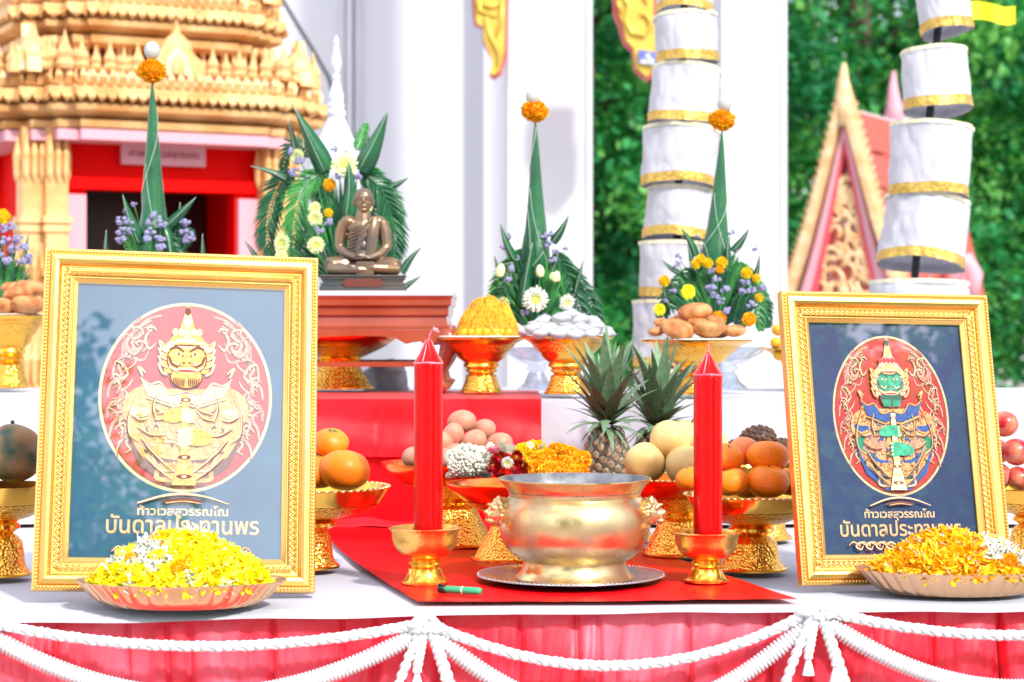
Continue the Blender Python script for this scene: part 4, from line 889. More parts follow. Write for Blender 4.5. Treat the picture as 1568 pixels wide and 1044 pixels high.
def make_fruit(name, label, cat, group, mb, mt, stem=None, calyx=None):
    t = thing(name, label, cat, (0, 0, 0), 0, group); mb.build('flesh' if False else 'skin', mt, t)
    if stem: m = MB(); m.tube(*stem); m.build('stem', stem_brown, t)
    if calyx:
        m = MB()
        for i in range(5): a = i*1.257; m.add([(0, 0, calyx), (cos(a-.35)*.006, sin(a-.35)*.006, calyx+.0008), (cos(a)*.010, sin(a)*.010, calyx-.001), (cos(a+.35)*.006, sin(a+.35)*.006, calyx+.0008)], [(0, 1, 2, 3)])
        m.build('calyx', leaf_m, t)
    return t
def spread(proto, rows, D0):
    """rows: (px, py, radius px, depth offset, tilt x, tilt y, label)"""
    for i, (px, py, r, dy, tx, ty, lb) in enumerate(rows):
        D = D0+dy; s = r*D/F/.03; p = P(px, py, D); rot = (tx, ty, random.uniform(0, 6))
        if i == 0: proto['label'] = lb; proto.location = p; proto.scale = (s,)*3; proto.rotation_euler = rot
        else: another(proto, lb, p, None, s, rot)
o_ = make_fruit('orange', '', 'orange', 'oranges heaped on the gold stand', rnd_ball(.03, .0235, 1, .04, .12), orange_skin, ([(0, 0, .019), (0, 0, .0225)], .0016, 6), .0205)
spread(o_, [(1176, 737, 33, -.055, .1, .1, 'orange at the front right, low against the rim of its stand'), (1176, 699, 33, -.02, .1, -.1, 'large orange on top at the right of the heap, touching the picture frame'),
            (1120, 738, 27, -.06, -.2, .2, 'orange low in the middle, just right of the right candle'), (1113, 700, 26, -.02, .3, .3, 'orange on the upper row right behind the right candle'),
            (1057, 733, 24, -.03, .0, -.3, 'orange peeking out left of the right candle'), (1146, 745, 24, .03, 0, 0, 'orange sunk in the middle of the stand, mostly hidden'), (1205, 738, 27, .02, .2, .1, 'orange half hidden by the edge of the smaller picture'), (1085, 735, 27, .02, 0, 0, 'orange hidden behind the right candle')], D_or)
pc = make_fruit('peach', 'pinkish peach behind the top oranges', 'peach', None, rnd_ball(.03, .029, 3, .03, .08), peach_skin); spread(pc, [(1139, 690, 23, .03, .2, 0, 'pinkish peach between and behind the top oranges')], D_or)
ps = make_fruit('mandarin', '', 'mandarin', 'mandarins heaped beside the larger picture', rnd_ball(.03, .0235, 5, .05, .12, lobes=8), persimmon, None, .0215)
spread(ps, [(527, 720, 40, -.05, .1, .25, 'large mandarin at the right of the heap, nearest the left candle'), (507, 678, 28, 0, -.1, .3, 'mandarin on top of the heap beside the picture frame'), (486, 722, 34, -.03, 0, 0, 'mandarin cut off by the right edge of the larger picture'), (480, 682, 26, .03, .3, 0, 'upper mandarin mostly hidden by the larger picture'), (440, 722, 34, .0, 0, 0, 'mandarin wholly behind the larger picture')], D_ps)
pe = make_fruit('asian_pear', '', 'pear', 'cream pears heaped on the red and gold stand', rnd_ball(.03, .0285, 8, .035, .12), pear_skin, ([(0, 0, .0245), (.001, 0, .028), (.003, .001, .0325)], [.0013, .0011, .0013], 6))
spread(pe, [(1026, 674, 32, -.03, .62, .10, 'cream pear with its stem in view on top of the heap'), (988, 709, 32, -.04, 1.2, -.6, 'cream pear at the lower left beside the pineapple'), (1050, 713, 32, -.06, .9, .5, 'cream pear low at the front, half behind the right candle'), (1052, 672, 31, .04, .2, .2, 'cream pear behind the top pear and the candle'), (1088, 715, 31, -.02, .2, .2, 'cream pear behind the right candle, low'), (1088, 682, 28, .02, .2, .2, 'cream pear behind the right candle, upper row')], D_pe)
ap = make_fruit('apple', '', 'apple', 'red apples on the stand at the far right', rnd_ball(.03, .0275, 12, .03, .16), apple_skin, ([(0, 0, .021), (.001, 0, .030)], [.0012, .0012], 6))
spread(ap, [(1538, 649, 21, -.01, .5, .1, 'red apple on top of the pile, just right of the smaller picture'), (1556, 692, 22, -.03, .4, .3, 'red apple in the middle row at the right edge'), (1526, 692, 21, .0, .6, -.2, 'red apple in the middle row beside the picture frame'), (1528, 729, 22, -.02, .6, 0, 'pale red apple at the bottom beside the picture frame'), (1560, 733, 20, -.03, .6, 0, 'red apple at the bottom right edge'), (1590, 700, 22, 0, 0, 0, 'red apple beyond the right edge of the view')], D_ap)
mn = make_fruit('melon', '', 'melon', 'mottled melons at the far left', rnd_ball(.03, .031, 20, .08, .12, lobes=9), melon_skin, ([(0, 0, .026), (.002, 0, .036)], [.003, .002], 6))
spread(mn, [(22, 694, 44, -.01, .3, -.3, 'dark mottled melon beside the larger picture'), (-40, 700, 44, .02, 0, 0, 'dark mottled melon beyond the left edge')], D_ml)
# dark scaly fruit
def scaly(seed):
    m = MB(); m.ball((0, 0, 0), (.029, .029, .021), 20, 12)
    for i in range(90):
        z = 1-2*(i+.5)/90; a = i*2.39996; r = math.sqrt(1-z*z); d = Vector((r*cos(a), r*sin(a), z)); q = d.to_track_quat('Z', 'Y').to_matrix()
        m.ball((d.x*.029, d.y*.029, d.z*.021), (.0042, .0034, .002), 6, 4, rot=q)
    return m
sn = make_fruit('scaly_fruit', '', 'fruit', 'dark scaly fruit behind the oranges', scaly(1), snake_skin)
spread(sn, [(1160, 672, 29, 0, .2, .1, 'dark brown scaly fruit on top of its heap behind the oranges'), (1128, 690, 24, .0, .2, .1, 'dark brown scaly fruit at the left behind the peach'), (1196, 688, 24, .0, .1, .1, 'dark brown scaly fruit at the right by the picture frame')], D_sn)
# brown eggs
em = MB(); em.ball((0, 0, 0), (.0225, .0225, .0295), 28, 18, fn=lambda d: 1-.07*max(0, d.z)); egm = em.mesh('egg', egg_brown)
for px, py, s, dy, rot, lb in [(708, 645, .90, -.02, (1.45, 0, 1.5), 'topmost brown egg of the pile, lying on its side'), (694, 667, .86, -.05, (.3, .2, 0), 'brown egg right of the left candle, below the top egg'), (726, 677, .93, -.07, (.9, 0, .8), 'largest brown egg in the middle of the pile'), (741, 658, .84, .0, (1.2, 0, 1.0), 'paler brown egg behind the top right of the pile'), (765, 679, .86, -.03, (1.3, 0, 1.4), 'brown egg at the right end above the jasmine'), (698, 693, .72, -.08, (1.4, 0, 1.6), 'small shaded egg under the middle of the pile'), (679, 681, .86, -.06, (.3, 0, 0), 'brown egg half hidden by the left candle'), (684, 702, .8, -.09, (1.5, 0, 1.2), 'low brown egg between the candle and the jasmine'), (655, 690, .86, -.04, (1.4, 0, 1.2), 'brown egg behind the left candle'), (633, 700, .84, -.03, (1.4, 0, .6), 'pale egg just left of the left candle'), (745, 697, .84, -.04, (1.4, 0, .6), 'brown egg behind the jasmine garland')]:
    fruit(egm, 'brown_egg', lb, 'egg', P(px, py, D_eg+dy), s*.98, rot, 'brown eggs piled on a gold stand')
# pineapples
sc_ = MB()
sc_.add([(0, -.0072, 0), (.0062, -.0036, 0), (.0066, .003, 0), (0, .0078, 0), (-.0066, .003, 0), (-.0062, -.0036, 0), (0, -.004, .0028), (.0034, -.001, .003), (.0032, .003, .0026), (0, .0048, .0024), (-.0032, .003, .0026), (-.0034, -.001, .003), (0, .0008, .0036)],
        [(i, (i+1) % 6, 6+(i+1) % 6, 6+i) for i in range(6)]+[(6+i, 6+(i+1) % 6, 12) for i in range(6)]+[])
sc_.add([(-.0008, .0005, .003), (.0008, .0005, .003), (0, .0065, .0062), (0, .0018, .0042)], [(0, 1, 2), (0, 2, 3), (1, 3, 2)], 1)
scm = sc_.mesh('scale', [pine_scale, pine_skin])
def blade_mesh(name, ln, w, bend, mats, seed=0, n=8, fold=.25):
    m = MB(); vs = []; 
    for i in range(n+1):
        u = i/n; wd = w*(1-u)**.75*(.65+.7*min(1, u*5)) if u < 1 else 0; z = ln*(u-.12*bend*u*u); y = -ln*bend*.55*u*u
        vs += [(-wd, y-fold*wd, z), (0, y, z), (wd, y-fold*wd, z)]
    m.add(vs, [(3*i+j, 3*i+j+1, 3*i+j+4, 3*i+j+3) for i in range(n) for j in (0, 1)], 0); return m.mesh(name, mats)
pl_m = [blade_mesh('crown_leaf', 1, .085, b, mt) for b, mt in ((.15, pine_leaf), (.5, pine_leaf), (1.0, pine_leaf), (.35, pine_leaf2), (1.5, pine_leaf))]
def pineapple(px, py_mid, D, r_px, h_px, crown_px, label, seed, tilt):
    k = D/F; r = r_px*k; hh = h_px*k/2; t = thing('pineapple', label, 'pineapple', P(px, py_mid+h_px/2, D), seed, 'pineapples standing side by side'); t.rotation_euler = (tilt[0], tilt[1], 0); rn = random.Random(seed)
    m = MB(); sup = lambda d: 1/((abs(d.x)**2+abs(d.y)**2)**1.25+abs(d.z)**2.5)**.4
    m.ball((0, 0, hh), (r*.95, r*.95, hh*.96), 24, 18, fn=lambda d: sup(d)); bo = m.build('body', pine_skin, t)
    n = 118
    for i in range(n):
        z = 1-2*(i+.5)/n; z *= .95; a = i*2.39996; q = math.sqrt(1-z*z); d = Vector((q*cos(a), q*sin(a), z)); f = sup(d); p = Vector((d.x*f*r*.95, d.y*f*r*.95, hh+d.z*f*hh*.96)); nn = Vector((d.x/r**2*abs(d.x*f)**.5, d.y/r**2*abs(d.y*f)**.5, d.z/hh**2)).normalized() if True else d
        nn = Vector((d.x, d.y, d.z*r/hh*.8)).normalized(); upv = (Vector((0, 0, 1))-nn*nn.z).normalized() if abs(nn.z) < .99 else Vector((1, 0, 0)); xx = upv.cross(nn)
        o = link(scm, 'scale', bo); o.matrix_local = Matrix.Translation(p) @ Matrix((xx, upv, nn)).transposed().to_4x4() @ Matrix.Scale(r/.040*1.0, 4)
    cr = crown_px*k
    for i in range(58):
        u = i/57; a = i*2.39996+seed; ln = cr*(.30+.70*u**.9)*rn.uniform(.85, 1.1)*(1 if u < .9 else .9); out = (1.35*(1-u)**1.0+.10)*rn.uniform(.75, 1.15)
        me = pl_m[4] if u < .12 else pl_m[2] if u < .35 else rn.choice((pl_m[1], pl_m[3])) if u < .7 else rn.choice((pl_m[0], pl_m[1]))
        o = link(me, 'crown_leaf', t, loc=(cos(a)*.008*(1-u), sin(a)*.008*(1-u), 2*hh-.004+.035*u)); o.rotation_euler = (Matrix.Rotation(a+PI/2, 3, 'Z') @ Matrix.Rotation(out, 3, 'X')).to_euler(); o.scale = (ln*rn.uniform(.9, 1.2)*(1.35-.35*u), ln, ln)
    return t
pineapple(929, 708, D_pi-.03, 36, 110, 138, 'nearer pineapple with the taller spiky crown beside the marigold', 3, (.05, .0))
pineapple(993, 712, D_pi+.06, 34, 110, 135, 'farther pineapple standing behind the cream pears', 8, (.0, .10))
# fried cakes
def cake(seed, hole):
    m = MB(); m.ball((0, 0, 0), (.03, .03, .0165), 30, 16, fn=lambda d: (1+.06*noise.noise(d*2.2+Vector((seed, 0, 0)))+.02*noise.noise(d*7+Vector((seed, 3, 0))))*(1-hole*max(0, (d.z-.8)/.2)**1.2)); return m.mesh('fried_cake', dough)
ck = [cake(1, .6), cake(5, .15), cake(9, .3)]
gc = 'fried sugared cakes behind the right candle'
for i, (px, py, r, dy, lb) in enumerate([(1064, 477, 25, -.03, 'fried cake lying on the very top of the heap'), (1038, 504, 24, -.07, 'large round fried cake at the front left of the heap'), (1086, 503, 24, -.07, 'large round fried cake at the front right of the heap'), (1124, 506, 17, -.04, 'fried cake at the right end of the heap'), (1014, 494, 13, 0, 'small fried cake at the upper left'), (1006, 507, 13, -.05, 'small fried cake at the left end on the rim'), (1040, 491, 16, -.01, 'fried cake under the top one, to the left'), (1069, 494, 16, -.05, 'fried cake squeezed in the middle of the heap'), (1092, 490, 16, 0, 'fried cake under the top one, to the right'), (1104, 508, 15, -.02, 'fried cake low between the right ones')]):
    fruit(ck[i % 3], 'fried_cake', lb, 'cake', P(px, py, D_do+dy), r/25*1.12, (random.uniform(-.25, .35), random.uniform(-.3, .3), i), gc)
gc = 'fried cakes at the far left of the step'
for i, (px, py, r, dy, lb) in enumerate([(46, 441, 24, .02, 'fried cake topmost, nearest the larger picture'), (27, 452, 22, -.02, 'fried cake second from the top at far left'), (41, 467, 24, -.06, 'fried cake lying on the rim, half behind the frame'), (5, 468, 20, -.05, 'fried cake at the left edge of the view'), (20, 440, 18, .05, 'fried cake at the back of the left heap')]):
    fruit(ck[(i+1) % 3], 'fried_cake', lb, 'cake', P(px, py, D_dl+dy), r/25*1.22, (random.uniform(-.3, .4), random.uniform(-.3, .3), i), gc)
# white sugar sweets
def sweet(seed):
    m = MB(); m.ball((0, 0, 0), (.0205, .0165, .0105), 24, 12, fn=lambda d: 1+.10*noise.noise(d*1.5+Vector((seed, 1, 0)))+.05*sin(3*math.atan2(d.y, d.x)+seed+3*d.z)); m.tube([(cos(a)*.013*(1-a/12), sin(a)*.009*(1-a/12), .0095+.0006*a/2) for a in [i*.5 for i in range(14)]], .0016, 6); return m.mesh('sugar_sweet', sugar)
sw = [sweet(1), sweet(4), sweet(8)]
WS = [(859, 488, -.02, 'upper middle'), (889, 490, -.01, 'upper right of the middle'), (833, 492, 0, 'upper left'), (818, 501, -.04, 'left, just above the rim'), (843, 503, -.07, 'front left of the middle'), (866, 504, -.08, 'front middle'), (890, 503, -.07, 'front right of the middle'), (912, 501, -.04, 'right, just above the rim'), (808, 508, -.03, 'far left on the rim'), (830, 510, -.08, 'front left on the rim'), (856, 511, -.09, 'lowest in front'), (880, 511, -.09, 'front right, lowest row'), (904, 510, -.07, 'right, lowest row'), (927, 508, -.02, 'far right on the rim'), (874, 482, .0, 'topmost'), (850, 495, .03, 'middle of the back'), (905, 493, .03, 'right of the back')]
for i, (px, py, dy, lb) in enumerate(WS): fruit(sw[i % 3], 'sugar_sweet', 'white folded sugar sweet, '+lb+' of the heap', 'sweet', P(px, py, D_wh+dy), 1, (random.uniform(-.2, .3), random.uniform(-.25, .25), random.uniform(-.6, .6)), 'white sugar sweets on a gold stand')
def lid(D, Z, px, r, name, label):
    m = MB(); m.lathe([(r*.98*D/F, .0005), (r*1.03*D/F, .002), (r*.9*D/F, .004), (.0005, .005)][::-1], 60, rf=lambda a, rr, z: 1+.02*sin(a*24)*(rr > r*.95*D/F)); o = tag(m.build(name, white_pl if name == 'paper_doily' else pale_gold, None), label, 'doily'); o.location = (hx(px, D), D, Z)
lid(D_th, Z_th, 737, 66, 'paper_doily', 'scalloped paper doily under the golden sweet threads'); lid(D_wh, Z_wh, 868, 70, 'paper_doily', 'scalloped paper doily under the white sugar sweets'); lid(D_do, Z_do, 1066, 84, 'paper_doily', 'scalloped paper doily under the fried cakes behind the right candle'); lid(D_dl, Z_dl, 14, 60, 'paper_doily', 'paper doily under the fried cakes at far left')
# golden threads
rn = random.Random(2); m = MB(); kk = D_th/F; cpt = P(748, 514, D_th)
Rb, Hb = 50*kk, 54*kk
def pile(x, y): r = math.hypot(x, y)/Rb; return Hb*max(0, 1-r**2.1)**.8*(1+.30*noise.noise(Vector((x*38, y*38, 4))))*(1-.12*x/Rb)
m.grid(lambda u, v: ((u-.5)*2*Rb*v*0+cos(u*2*PI)*Rb*v*.97, sin(u*2*PI)*Rb*v*.97, pile(cos(u*2*PI)*Rb*v, sin(u*2*PI)*Rb*v)*.93), 32, 10)
for i in range(620):
    a = rn.uniform(0, 6.28); r = Rb*math.sqrt(rn.random())*.96; x, y = cos(a)*r, sin(a)*r; th = rn.uniform(0, 6.28); pts = []; kr = rn.uniform(-1, 1)*260
    for q in range(9): pts.append((x, y, pile(x, y)+.0008+.0050*abs(sin(q*.9+i)))); x += cos(th)*.0026; y += sin(th)*.0026; th += kr*.0026
    m.tube(pts, .0008, 4, cap=False)
o = tag(m.build('golden_sweet_threads', thread), 'heap of golden yellow sweet threads left of the white sweets', 'sweet'); o.location = cpt
bd = MB(); bd.ball((0, 0, 0), .0085, 12, 8, fn=lambda d: 1+.08*noise.noise(d*3)); bdm = bd.mesh('sweet_ball', thread)
for i, px in enumerate((711, 722, 733, 745, 757, 768, 779)): fruit(bdm, 'sweet_ball', 'small orange sweet ball at the foot of the golden threads, '+('leftmost', 'second from the left', 'third from the left', 'the middle one', 'third from the right', 'second from the right', 'rightmost')[i], 'sweet', P(px, 508+abs(i-3)*.4, D_th-.065+abs(i-3)*.006), .9, None, 'small orange sweet balls')
for i, (px, py) in enumerate(((1190, 505), (1188, 525), (1192, 543), (1210, 510), (1225, 508))): fruit(bdm, 'yellow_fruit', 'small yellow round fruit beside the edge of the smaller picture, '+('topmost', 'second from top', 'lowest', 'hidden left', 'hidden right')[i], 'fruit', P(px, py, D_yr-.05), 1.5, None, 'small yellow fruit by the smaller picture')
# ================================================================ FLOWERS
def petal_ring(m, n, r0, ln, w, el, mi=0, z=0, jit=.1, rn=random, curl=.3):
    for i in range(n):
        a = 2*PI*i/n+rn.uniform(-jit, jit); e = el+rn.uniform(-.08, .08); l = ln*rn.uniform(.88, 1.08); d = Vector((cos(a), sin(a), 0)); s = Vector((-sin(a), cos(a), 0)); up = Vector((0, 0, 1))
        p0 = d*r0+up*z; p1 = p0+(d*cos(e)+up*sin(e))*l*.5; p2 = p1+(d*cos(e-curl)+up*sin(e-curl))*l*.4; p3 = p2+(d*cos(e-curl*1.8)+up*sin(e-curl*1.8))*l*.1
        m.add([p0-s*w*.3, p0+s*w*.3, p1-s*w*.5-up*w*0+up*w*.15, p1+s*w*.5+up*w*.15, p2-s*w*.45+up*w*.1, p2+s*w*.45+up*w*.1, p3, p1-up*w*.1, p2-up*w*.1], [(0, 1, 7), (0, 7, 2), (1, 3, 7), (2, 7, 8, 4), (7, 3, 5, 8), (4, 8, 6), (8, 5, 6)], mi)
def mum_mesh(r, seed, pet, cen, n=22, big=True):
    rn = random.Random(seed); m = MB(); petal_ring(m, n, r*.12, r*.88, r*.16, .10, 0, 0, .08, rn); petal_ring(m, n, r*.12, r*.8, r*.15, .35, 0, r*.05, .1, rn); petal_ring(m, int(n*.8), r*.1, r*.62, r*.13, .65, 0, r*.08, .12, rn); petal_ring(m, int(n*.5), r*.08, r*.4, r*.11, 1.0, 1, r*.1, .2, rn, .6)
    m.ball((0, 0, r*.14), (r*.26, r*.26, r*.16), 12, 8, 1, fn=lambda d: 1+.12*noise.noise(d*6)); return m.mesh('chrysanthemum', [pet, cen])
mum_a = mum_mesh(1, 1, petal_w, mum_g); mum_b = mum_mesh(1, 2, mum_w, mum_g, 26); mum_yel = mum_mesh(1, 3, petal_y, marigold_y, 24)
def marigold_mesh(seed, mts, n=150, r=1.0, flat_=.72):
    rn = random.Random(seed); m = MB(); m.ball((0, 0, 0), (r*.72, r*.72, r*.72*flat_), 14, 10)
    for i in range(n):
        z = 1-2*(i+.5)/n; a = i*2.39996; q = math.sqrt(1-z*z); d = Vector((q*cos(a), q*sin(a), z)); s = d.cross(Vector((rn.gauss(0, 1), rn.gauss(0, 1), rn.gauss(0, 1)))).normalized(); t = d.cross(s); w = r*.19*rn.uniform(.8, 1.25); h = r*rn.uniform(.88, 1.08)
        dd = lambda v: Vector((v.x, v.y, v.z*flat_)); b = d*r*.6
        vs = [dd(b-s*w*.4), dd(b+s*w*.4)]+[dd(d*h*(1-.03*(j % 2))+s*w*(j-2)*.5+t*w*.35*((j % 2)*2-1)) for j in range(5)]
        m.add(vs, [(0, 2, 3), (0, 3, 4, 1), (1, 4, 5), (1, 5, 6)], 0 if rn.random() < .75 else 1)
    return m.mesh('marigold', mts)
mg = marigold_mesh(1, [marigold_m, marigold_y]); mg2 = marigold_mesh(2, [marigold_m, marigold_m]); mgy = marigold_mesh(3, [marigold_y, petal_y])
def statice_mesh(seed):
    rn = random.Random(seed); m = MB()
    for i in range(9):
        d = Vector((rn.gauss(0, 1), rn.gauss(0, 1), rn.gauss(.2, .6))).normalized(); p = d*.55; m.ball(p, (.34, .34, .24), 8, 6, 0, fn=lambda q: 1+.25*noise.noise(q*4+p*9))
        for k in range(7):
            e = Vector((rn.gauss(0, 1), rn.gauss(0, 1), rn.gauss(.4, .8))).normalized(); s = e.orthogonal().normalized(); m.add([p+e*.25-s*.08, p+e*.25+s*.08, p+e*.46], [(0, 1, 2)], 0)
    return m.mesh('purple_cluster', statice)
stm = [statice_mesh(i) for i in range(3)]
def blade(parent, p0, p1, w, mt=None, bend=.1, name='folded_leaf', edge=True):
    """folded leaf cone: closed at the back, pointed, with a light stitched edge"""
    m = MB(); p0, p1 = Vector(p0), Vector(p1); ax = (p1-p0); ln = ax.length; d = ax/ln; s = d.cross(Vector((0, -1, 0))); s = s.normalized() if s.length > 1e-3 else Vector((1, 0, 0)); b = Vector((0, -1, 0)); n = 10; vs = []; ed = []
    for i in range(n+1):
        u = i/n; wd = w*max(0.0004/w, (1-u)**.85*(.62+.55*math.sin(min(1, u*2.2+.25)*PI/2)))*.5; c = p0+ax*u+s*bend*ln*sin(PI*u)*.35
        vs += [c-s*wd, c-s*wd*.35+b*wd*.55, c+b*wd*.75, c+s*wd*.35+b*wd*.55, c+s*wd, c-b*wd*.35]; ed.append(c-s*wd*.15+b*wd*.82)
    m.add(vs, [(6*i+j, 6*i+(j+1) % 6, 6*i+6+(j+1) % 6, 6*i+6+j) for i in range(n) for j in range(6)])
    o = m.build(name, mt or leaf_d, parent)
    if edge and w > .008: e = MB(); e.tube(ed, .0006, 4); e.build('leaf_edge', leaf_edge, o)
    return o
def frond(parent, pts, lw, seed, nl=26, mt=None, side=0, ang=.75, droop=.25, wid=.0032):
    """palm frond: midrib and two rows of narrow leaflets"""
    rn = random.Random(seed); pts = [Vector(p) for p in pts]; q = []
    for i in range(len(pts)-1):
        p0, p1, p2, p3 = [pts[max(0, min(len(pts)-1, i+k))] for k in (-1, 0, 1, 2)]
        for k in range(10): t = k/10; q.append(.5*((2*p1)+(p2-p0)*t+(2*p0-5*p1+4*p2-p3)*t*t+(-p0+3*p1-3*p2+p3)*t**3))
    q.append(pts[-1]); m = MB(); m.tube(q, [.0022*(1-i/len(q))+.0005 for i in range(len(q))], 5)
    for s in ((-1, 1) if side == 0 else (side,)):
        for i in range(nl):
            u = (i+.5)/nl; f = u*(len(q)-1); k = min(int(f), len(q)-2); p = q[k].lerp(q[k+1], f-k); t = (q[k+1]-q[k]).normalized(); nn = t.cross(Vector((0, 1, 0))).normalized()*s
            l = lw*(sin(PI*min(1, u*.86+.14))**.6)*rn.uniform(.88, 1.08); a = ang-.25*u+rn.uniform(-.07, .07); d = (t*cos(a)+nn*sin(a)+Vector((0, rn.uniform(-.25, .2), 0))).normalized(); sd_ = d.cross(Vector((0, 1, 0))).normalized(); dn = Vector((0, 0, -1))
            pm_ = p+d*l*.5; pe_ = p+d*l+dn*l*droop*.5; w = wid*rn.uniform(.85, 1.2)
            m.add([p, pm_-sd_*w, pm_+Vector((0, -w*.6, 0)), pm_+sd_*w, pe_, p+d*l*.2-sd_*w*.8, p+d*l*.2+sd_*w*.8], [(0, 5, 2), (0, 2, 6), (5, 1, 2), (6, 2, 3), (1, 4, 2), (2, 4, 3)])
    return m.build('palm_frond', mt or leaf_d, parent, False)
def cone(parent, p0, p1, r, seed):
    """tall cone rolled from banana leaf: spiral overlap with a pale edge and rows of stitches"""
    p0, p1 = Vector(p0), Vector(p1); ax = p1-p0; ln = ax.length; d = ax/ln; s = d.orthogonal().normalized() if False else Vector((1, 0, 0)); b = d.cross(s).normalized(); n = 40; m = MB(); prof = lambda u: r*(1-u)**.9*(1-.14*sin(PI*u))*(1+.10*sin(min(1, u*4)*PI)) + .0006
    turns = 1.15
    def rad(a, u):
        w = ((a/(2*PI)-u*turns*1.0+seed*.3) % 1); return prof(u)*(1+.07*(w**3)+.010*sin(a*7+u*46))+.0008*w
    vs = []; nn = 36
    for i in range(n+1):
        u = i/n; c = p0+ax*u
        for j in range(nn): a = 2*PI*j/nn; q = rad(a, u); vs.append(c+s*cos(a)*q+b*sin(a)*q)
    m.add(vs, [(i*nn+j, i*nn+(j+1) % nn, (i+1)*nn+(j+1) % nn, (i+1)*nn+j) for i in range(n) for j in range(nn)]); o = m.build('leaf_cone', leaf_d, parent)
    e = MB(); pts = []
    for i in range(60):
        u = i/60*.97; a = (u*turns-seed*.3)*2*PI; q = prof(u)*1.07+.0007; pts.append(p0+ax*u+s*cos(a)*q+b*sin(a)*q)
    e.tube(pts, .0007, 4)
    pts = []
    for i in range(40):
        u = .05+i/40*.5; a = -PI/2+.9-u*3.2; q = prof(u)*1.05+.0007; pts.append(p0+ax*u+s*cos(a)*q+b*sin(a)*q)
    e.tube(pts, .0006, 4); e.build('leaf_edge', leaf_edge, o)
    st = MB(); sgn = 1
    for i in range(34):
        u = .04+.80*i/34; a = -PI/2+.25+(.5*sin(u*2)); q = prof(u)*1.02+.0009
        c = p0+ax*u+s*cos(a)*q+b*sin(a)*q; c2 = p0+ax*(u+.006)+s*cos(a+.42)*q+b*sin(a+.42)*q; st.tube([c, (c+c2)/2+(-b)*.0004*0, c2], .0006, 4)
    kind(st.build('stitches', leaf_m, o), 'stuff')
    return o
def bouquet(name, label, cat, base, D, conepx=None, blades=(), fronds=(), mums=(), stat=(), buds=(), fill=None, seed=1, egg=None, marig=None, group='leaf cone offerings with flowers'):
    t = thing(name, label, cat, base, 0, group); k = D/F; rn = random.Random(seed)
    loc = lambda px, py, dy=0: tuple(P(px, py, D+dy)-Vector(base))
    if conepx:
        (x0, y0, x1, y1, r) = conepx; cone(t, loc(x0, y0), loc(x1, y1), r*k, seed)
    if marig: link(mg, 'marigold', t, loc=loc(marig[0], marig[1]), rot=(.2, .1, seed), scale=(marig[2]*k, marig[2]*k, marig[2]*k*1.05))
    if egg: e = link(egw, 'egg', t, loc=loc(egg[0], egg[1]), scale=egg[2]*k/.024)
    for (x0, y0, x1, y1, w, dy) in blades: blade(t, loc(x0, y0, dy), loc(x1, y1, dy-.02), w*k, bend=rn.uniform(-.15, .15))
    for i, (pts, lw, sd, dy, nl) in enumerate(fronds): frond(t, [loc(x, y, dy+.01*j) for j, (x, y) in enumerate(pts)], lw*k, seed*10+i, nl, side=sd, mt=leaf_d if i % 3 else leaf_m)
    for (x, y, r, dy, me, tx, tz) in mums: link(me, 'chrysanthemum' if me not in (mg, mg2, mgy) else 'marigold', t, loc=loc(x, y, dy), rot=(PI/2+tx, 0, tz), scale=r*k)
    for (x, y, r, dy) in stat:
        c = loc(x, y, dy); link(stm[rn.randrange(3)], 'purple_cluster', t, loc=c, rot=(rn.uniform(-.4, .4), rn.uniform(-.4, .4), rn.uniform(0, 6)), scale=r*k*1.2)
        if conepx or fill: pass
    if stat:
        m = MB()
        for (x, y, r, dy) in stat:
            a = Vector(loc(x, y, dy)); b_ = Vector(loc(x+(fill[0]-x)*.35, y+45, dy+.02)) if fill else a-Vector((0, 0, .06)); m.tube([b_, (a+b_)/2+Vector((0, 0, .003)), a], .0009, 4)
        kind(m.build('flower_stems', leaf_m, t), 'stuff')
    for (x, y, r, dy, mt) in buds:
        m = MB(); c = loc(x, y, dy); m.lathe([(.0005, -1), (.5, -.8), (.75, -.1), (.6, .6), (.25, 1.1), (.001, 1.2)], 10, rf=lambda a, rr, z: 1+.12*sin(5*a+z*2), M=Matrix.Translation(c) @ Matrix.Rotation(rn.uniform(-.5, .5), 4, 'Y') @ Matrix.Scale(r*k, 4)); m.build('bud', mt, t)
    if fill:                                     # thick inner greenery, too dense to count
        fx, fy, frx, fry, n = fill; m = MB()
        for i in range(n):
            a = rn.uniform(-1.25, 1.25); e = rn.uniform(-.6, .6); l = rn.uniform(.55, 1.05); tip = Vector(loc(fx+sin(a)*frx*l, fy-cos(a)*fry*l, e*frx*k*.8)); b0 = Vector(loc(fx+sin(a)*frx*.25*l, fy-cos(a)*fry*.25*l+6, e*frx*k*.3)); sgn = (tip-b0); sv = sgn.cross(Vector((0, 1, 0))).normalized()*rn.uniform(.0022, .0048); md = (b0+tip)/2+Vector((0, -.004, 0))
            m.add([b0-sv*.4, b0+sv*.4, md-sv, md+sv, tip, md+Vector((0, -.0015, 0))], [(0, 1, 5), (0, 5, 2), (1, 3, 5), (2, 5, 4), (5, 3, 4)], rn.choice((0, 0, 1)))
        kind(m.build('inner_leaves', [leaf_d, leaf_m], t, False), 'stuff')
    return t
ew = MB(); ew.ball((0, 0, 0), (.0195, .0195, .024), 28, 18, fn=lambda d: 1-.08*max(0, d.z)); egw = ew.mesh('egg', egg_white)
